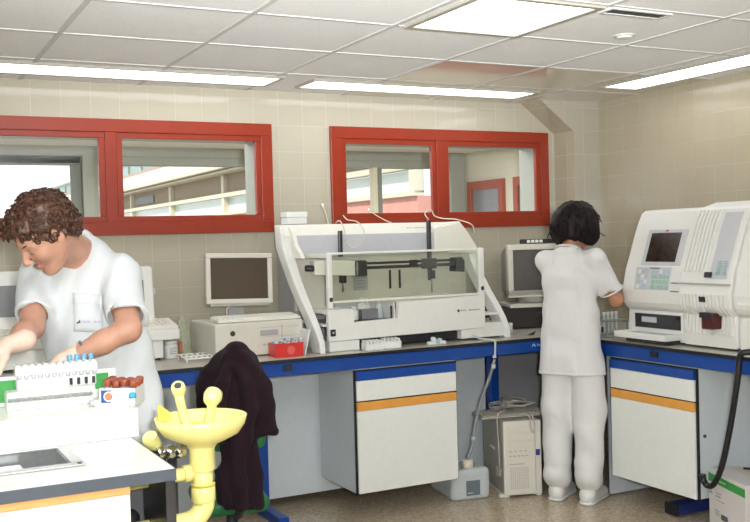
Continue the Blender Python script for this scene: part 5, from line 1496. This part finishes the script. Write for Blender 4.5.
# hair: a cap of loose curls
def hp_(v): return MH+MA.T @ np.array(v)
f = Field(MH-.2, MH+.2, .0055)
f.ell(hp_((-.018, 0, .052)), (.112, .092, .096), MA, .01); f.ell(hp_((-.06, 0, -.005)), (.066, .080, .07), MA, .02)
f.cap(hp_((.062, -.04, .095)), hp_((.062, .04, .095)), .030, .030, .02)
f.ell(hp_((.085, 0, -.02)), (.062, .14, .082), MA, .012, 'cut'); f.ell(hp_((.02, 0, -.055)), (.05, .14, .075), MA, .01, 'cut')
curlN = folds(31, .014, 150, [(1, 0, 0), (0, 1, 0), (0, 0, 1)])
HFLD = f
f.warp(curlN); V, F = f.mesh(0)
hair = obj('hair', (V, F), m_hair_m, man)
bm = NB(); rr = np.random.RandomState(3); cnt = 0
surf = V[rr.permutation(len(V))]
used = []
for p in surf:
    q = MA @ (p-MH)
    if cnt >= 330: break
    if any(np.sum((p-u_)**2) < .0105**2 for u_ in used[-330:]): continue
    nrm = unit(p-hp_((-.02, 0, .03))); a = unit(np.cross(nrm, rr.normal(0, 1, 3))); b_ = np.cross(nrm, a)
    R0 = rr.uniform(.007, .012); turns = rr.uniform(.8, 1.5); P = []
    for s in np.linspace(0, 1, 11):
        an = 2*PI*turns*s
        P.append(Vector(p-nrm*.004+(a*math.cos(an)+b_*math.sin(an))*R0*(1-.25*s)-a*R0+nrm*(.013*s)))
    add_tube(bm, P, [.0022, .0034, .0036, .0030, .0012], 5); used.append(p); cnt += 1
obj('curls', bm, m_hair_m, hair, kind='stuff')
for q in (-1, 1):
    P = [hp_((.097-.004*i-.0009*i*i, q*(.013+.011*i), .032+.004*math.sin(i*.8))) for i in range(5)]
    obj('eyebrow', tube(P, [.0022, .004, .004, .0032, .0015], 6, 3), m_hair_m, man)
    P = [hp_((.0945-.0018*abs(i-2)**1.5, q*(.031+.006*(i-2)), .0035-.0005*abs(i-2))) for i in range(5)]
    obj('eyelash', tube(P, .0012, 5, 3), m_dark, man)

# ------------------------------------------------------------------ the woman at the analyzer
WB = np.array((3.472, 4.335, 0.0)); wf = unit((.88, .47, 0)); wl = np.array((-wf[1], wf[0], 0)); WAX = [wf, wl, z_]
def w_(a, b, c): return WB+wf*a+wl*b+z_*c
lo, hi = (2.98, 3.85, -.01), (4.12, 4.80, 1.72)
f = Field(lo, hi, .0062)
f.ell(w_(-.01, 0, 1.22), (.09, .14, .18), WAX, .03); f.ell(w_(.0, 0, 1.02), (.070, .11, .16), WAX, .04); f.ell(w_(-.005, 0, .88), (.075, .125, .12), WAX, .04)
f.cap(w_(-.015, -.14, 1.35), w_(-.015, .14, 1.35), .040, .042, .03)
arms = ((w_(-.01, -.155, 1.34), w_(.078, -.236, 1.125), w_(.29, -.145, 1.165)), (w_(-.005, .135, 1.335), w_(.20, .135, 1.15), w_(.37, .04, 1.25)))
for S, E_, W_ in arms:
    f.cap(S, E_, .044, .037, .03); f.cap(E_, E_*.6+W_*.4, .037, .036, .02); f.cap(E_*.6+W_*.4, W_, .036, .023, .02)
for q in (-1, 1):
    f.cap(w_(0, .082*q, .87), w_(.015, .085*q, .48), .078, .050, .03); f.cap(w_(.015, .085*q, .48), w_(-.01, .088*q, .36), .050, .052, .02); f.cap(w_(-.01, .088*q, .36), w_(-.015, .09*q, .09), .052, .034, .02)
    f.cap(w_(-.02, .09*q, .05), w_(.13, .093*q, .03), .032, .026, .02)
wh = unit(wf+wl*-.12-z_*.25); whl = unit(wl-wh*(wl@wh)); WA = np.array([wh, whl, np.cross(wh, whl)]); WH = w_(.035, -.03, 1.530)
head_prims(f, WH, WA, .93, w_(-.02, 0, 1.37), .050)
for (S, E_, W_), sd in zip(arms, (1, -1)):
    d_ = unit(W_-E_); hand_prims(f, W_+d_*.005, unit(d_-z_*.2), (wl*(-1 if sd < 0 else 1)*.6-z_*.7), sd, .75, .9)
V, F = f.mesh(1)
wom = tag(obj('person', (V, F), m_skin_w), 'woman in white uniform standing with her back turned at the big analyzer', 'person', 'laboratory staff')
spread_mat(wom, [m_lip], lambda C: (lambda q: ((q[:, 0] > .080) & (np.abs(q[:, 1]) < .022) & (q[:, 2] < -.042) & (q[:, 2] > -.068)).astype(int))((C-WH) @ WA.T))
def newW(): return Field(lo, hi, .0065)
f = newW()
f.ell(w_(-.015, 0, 1.22), (.108, .158, .17), WAX, .03); f.ell(w_(-.005, 0, 1.03), (.108, .160, .2), WAX, .05)
for k_ in np.linspace(-1, 1, 5):
    f.cap(w_(-.01, .07*k_, 1.05), w_(-.01, .105*k_, .64), .085, .108-.012*k_*k_, .03)
f.cap(w_(-.015, -.150, 1.352), w_(-.015, .138, 1.352), .052, .052, .03); f.cap(w_(-.016, 0, 1.395), w_(-.02, 0, 1.28), .068, .09, .05)
for (S, E_, W_) in arms:
    s2 = newW(); d_ = E_-S; L_ = np.linalg.norm(d_); d_ /= L_
    s2.cap(S, S+d_*L_*1.2, .058, .062, 0); s2.half(S+d_*L_*.80, d_)
    hh = np.maximum(.05-np.abs(f.d-s2.d), 0)/.05; f.d = np.minimum(f.d, s2.d)-hh*hh*.05*.25
    f.cap(S+d_*L_*.77, S+d_*L_*1.0, .053, .055, 0, op='cut')
f.half(w_(0, 0, .715), (0, 0, -1))
f.ell(w_(.0, 0, .70), (.100, .165, .03), WAX, .006, 'cut')
f.cap(w_(-.012, 0, 1.435), w_(-.005, 0, 1.52), .054, .070, .006, op='cut')
fo_ = folds(15, .014, 30, [(.3, .2, 1), (.9, .6, .25), (.2, .9, -.5)])
def seams(P):
    q = P-WB; l_ = q @ wl; b_ = q @ wf; zz = q[:, 2]
    s = np.zeros(len(P))
    for c in (-.075, .075):
        s += .0035*np.exp(-((l_-c*(1+.25*np.cos((zz-1.0)*5)))/.004)**2)*(b_ < 0)
    s += .003*np.exp(-((zz-.735)/.004)**2)
    return s
f.warp(lambda P: fo_(P)+seams(P))
V, F = f.mesh(1); obj('tunic', (V, F), m_cloth_w, wom)
for (S, E_, W_) in arms:
    d_ = E_-S; L_ = np.linalg.norm(d_); d_ /= L_; c = S+d_*L_*.765; u1 = unit(np.cross(d_, z_)); u2 = np.cross(d_, u1)
    obj('sleeve_cuff', tube([c+(u1*math.cos(a)+u2*math.sin(a))*.0655 for a in np.linspace(0, 2*PI, 25)[:-1]], .0045, 8, 0, True), m_cloth_w, wom)
f = Field((3.1, 3.95, -.01), (3.8, 4.65, 1.0), .0065)
f.ell(w_(-.01, 0, .80), (.10, .155, .10), WAX, .04)
for q in (-1, 1):
    k1 = .0 if q < 0 else .01
    f.cap(w_(-.005, .086*q, .80), w_(.012, .092*q, .52), .090, .094, .012); f.cap(w_(.012, .092*q, .52), w_(-.02, .095*q, .22), .092, .076, .03)
    f.cap(w_(-.02, .092*q, .22), w_(-.005, .095*q, .115), .072, .068, .02)
    f.cap(w_(-.035, .092*q, .15), w_(-.02, .092*q, .13), .072, .074, .02)
f.half((0, 0, .072), (0, 0, -1), .012)
fw = folds(41, .017, 30, [(.2, .3, 1), (.7, .4, .9), (.4, -.5, .8)])
f.warp(lambda P: fw(P)*np.clip(1.35-P[:, 2]*1.1, .35, 1.2)); f.half(w_(0, 0, .79), (0, 0, 1))
V, F = f.mesh(1); obj('trousers', (V, F), m_cloth_w, wom)
for q in (-1, 1):
    c = w_(0, .092*q, 0); f = Field(c-.26, c+.26, .005)
    yv = wl*.008*q
    f.cap(w_(-.045, .092*q, .042), w_(.15, .098*q, .030), .044, .036, .02); f.cap(w_(-.03, .092*q, .06), w_(.03, .093*q, .062), .044, .036, .02); f.cap(w_(-.02, .092*q, .09), w_(.0, .092*q, .1), .04, .04, .02)
    f.half((0, 0, .014), (0, 0, -1)); V, F = f.mesh(1)
    sh = obj('shoe', (V, F), m_shoe, wom)
    g_ = Field(c-.26, c+.26, .005); g_.cap(w_(-.045, .092*q, .012), w_(.15, .098*q, .012), .047, .040, .02); g_.half((0, 0, .001), (0, 0, -1)); g_.half((0, 0, .016), (0, 0, 1))
    V, F = g_.mesh(1); obj('sole', (V, F), m_card, sh)
# hair: full dark bob
def wp_(v): return WH+WA.T @ np.array(v)
f = Field(WH-.24, WH+.24, .0055)
f.ell(wp_((-.022, 0, .040)), (.122, .126, .106), WA, .01); f.ell(wp_((-.042, 0, -.005)), (.104, .142, .085), WA, .03)
for q in (-1, 1):
    f.ell(wp_((.0, .085*q, -.035)), (.075, .048, .070), WA, .03)
f.ell(wp_((-.072, .0, -.058)), (.05, .088, .05), WA, .03)
f.ell(wp_((.105, 0, -.03)), (.072, .085, .105), WA, .012, 'cut')
f.cap(wp_((-.04, 0, -.09)), wp_((-.03, 0, -.2)), .058, .075, .01, op='cut')
hw1 = folds(51, .010, 75, [(1, 0, .3), (0, 1, .3), (.6, .6, .2)]); hw2 = folds(52, .005, 210, [(1, .2, .1), (.1, 1, .1)])
f.warp(lambda P: hw1(P)+hw2(P)); V, F = f.mesh(0)
wh_ = obj('hair', (V, F), m_hair_w, wom)
bm = NB(); rr = np.random.RandomState(5); cnt = 0
for p in V[rr.permutation(len(V))]:
    q = WA @ (p-WH)
    if cnt >= 240: break
    if q[0] > .07 and q[2] < .05: continue
    nrm = unit(p-wp_((-.02, 0, .02))); dn = unit(-WA[2]*1.0+rr.normal(0, .3, 3)-nrm*(-.1)); sd = unit(np.cross(nrm, dn))
    if q[2] < -.04: continue
    ln = rr.uniform(.025, .05); w0 = rr.uniform(.003, .007); P = []
    for s in np.linspace(0, 1, 8):
        P.append(Vector(p-nrm*.003+dn*ln*s+sd*w0*math.sin(s*7+cnt)+nrm*(.006*s*(1-s)*4-.004*s)))
    add_tube(bm, P, [.002, .0034, .0032, .001], 5); cnt += 1
obj('locks', bm, m_hair_w, wh_, kind='stuff')
bm = NB(); obj('collar', tube([w_(-.014+.062*math.cos(a), .064*math.sin(a), 1.418+.018*math.cos(a+PI)) for a in np.linspace(0, 2*PI, 28)[:-1]], .006, 8, 0, True), m_cloth_w, wom)

# ================================================================== camera, lights, world
cam = bpy.data.cameras.new('camera'); co = bpy.data.objects.new('camera', cam); COL.objects.link(co)
Rm = ((0.887017, -0.459928, -0.040655), (0, 0, 0), (0, 0, 0))
def vp_axes(vy=(-130, 252), vx=(2255, 188)):
    a = Vector((vx[0]-375, vx[1]-261)); b = Vector((vy[0]-375, vy[1]-261)); fpx = math.sqrt(-a.dot(b))
    X = Vector((a.x, a.y, fpx)).normalized(); Y = Vector((b.x, b.y, fpx)).normalized(); Z = X.cross(Y)
    if Z.y > 0: Z = -Z
    return fpx, X, Y, Z
fpx, X, Y, Z = vp_axes()
right = Vector((X.x, Y.x, Z.x)); down = Vector((X.y, Y.y, Z.y)); fwd = Vector((X.z, Y.z, Z.z))
M = Matrix((( right.x, -down.x, -fwd.x, 0), (right.y, -down.y, -fwd.y, 0), (right.z, -down.z, -fwd.z, 1.5), (0, 0, 0, 1)))
co.matrix_world = M
cam.sensor_width = 36.0; cam.lens = fpx/750*36.0; cam.clip_start = 0.05; cam.clip_end = 200
SC.camera = co
# on-camera flash, mounted to the right of and above the lens
fl = bpy.data.lights.new('camera_flash', 'AREA'); fl.energy = FLASH; fl.shape = 'DISK'; fl.size = 0.09; fl.color = (1.0, .99, .98)
fl.spread = math.radians(150)
fo = bpy.data.objects.new('camera_flash', fl); COL.objects.link(fo)
p = Vector((0, 0, 1.5))+right*.13-down*.10-fwd*.05
d = (Vector((2.2, 4.6, 1.35))-p).normalized()
fo.matrix_world = Matrix.Translation(p) @ d.to_track_quat('-Z', 'Y').to_matrix().to_4x4()
fb = bpy.data.lights.new('ceiling_fill', 'AREA'); fb.energy = CEIL_FILL; fb.shape = 'DISK'; fb.size = .12; fb.color = (.95, .985, 1.03); fb.spread = math.radians(80)  # added fill light, aimed upward to brighten the ceiling
fo2 = bpy.data.objects.new('ceiling_fill', fb); COL.objects.link(fo2)
d = Vector((.42, .80, .66)).normalized(); fo2.matrix_world = Matrix.Translation(p+Vector((0, -.2, .1))) @ d.to_track_quat('-Z', 'Y').to_matrix().to_4x4()
# added fill lights, out of view, that brighten the lab and the passage
for nm, (x, y, z), sx, sy, en in (('lab_fill_light', (-1.6, .9, CZ-.02), .6, 1.8, 16*DIFF), ('passage_fill_light', (2.2, 6.0, 2.2), 4.0, .5, 6*PASS)):
    l = bpy.data.lights.new(nm, 'AREA'); l.shape = 'RECTANGLE'; l.size = sx; l.size_y = sy; l.energy = en; l.color = (.97, .985, 1)
    lo_ = bpy.data.objects.new(nm, l); COL.objects.link(lo_); lo_.location = (x, y, z)
# daylight
su = bpy.data.lights.new('sun', 'SUN'); su.energy = 4.0; su.angle = .01; su.color = (1, .96, .9)
so = bpy.data.objects.new('sun', su); COL.objects.link(so)
so.rotation_euler = Vector((.55, .35, -.75)).to_track_quat('-Z', 'Y').to_euler(); so.location = (-5, 10, 12)
w = bpy.data.worlds.new('sky'); SC.world = w; w.use_nodes = True
nt = w.node_tree; bg = nt.nodes['Background']
tc = nt.nodes.new('ShaderNodeTexCoord'); sp = nt.nodes.new('ShaderNodeSeparateXYZ'); rp = nt.nodes.new('ShaderNodeValToRGB')
nt.links.new(tc.outputs['Generated'], sp.inputs[0]); nt.links.new(sp.outputs['Z'], rp.inputs['Fac']); nt.links.new(rp.outputs['Color'], bg.inputs['Color'])
rp.color_ramp.elements[0].color = (.95, .97, 1, 1); rp.color_ramp.elements[1].color = (.62, .78, 1, 1)
bg.inputs['Strength'].default_value = SKY
vs = SC.view_settings
vs.view_transform = 'Standard'; vs.look = 'None'; vs.gamma = 1.0; vs.use_curve_mapping = False
vs.exposure = EXPO
SC.cycles.max_bounces = 8; SC.cycles.transparent_max_bounces = 16
SC.cycles.sample_clamp_indirect = 4.0
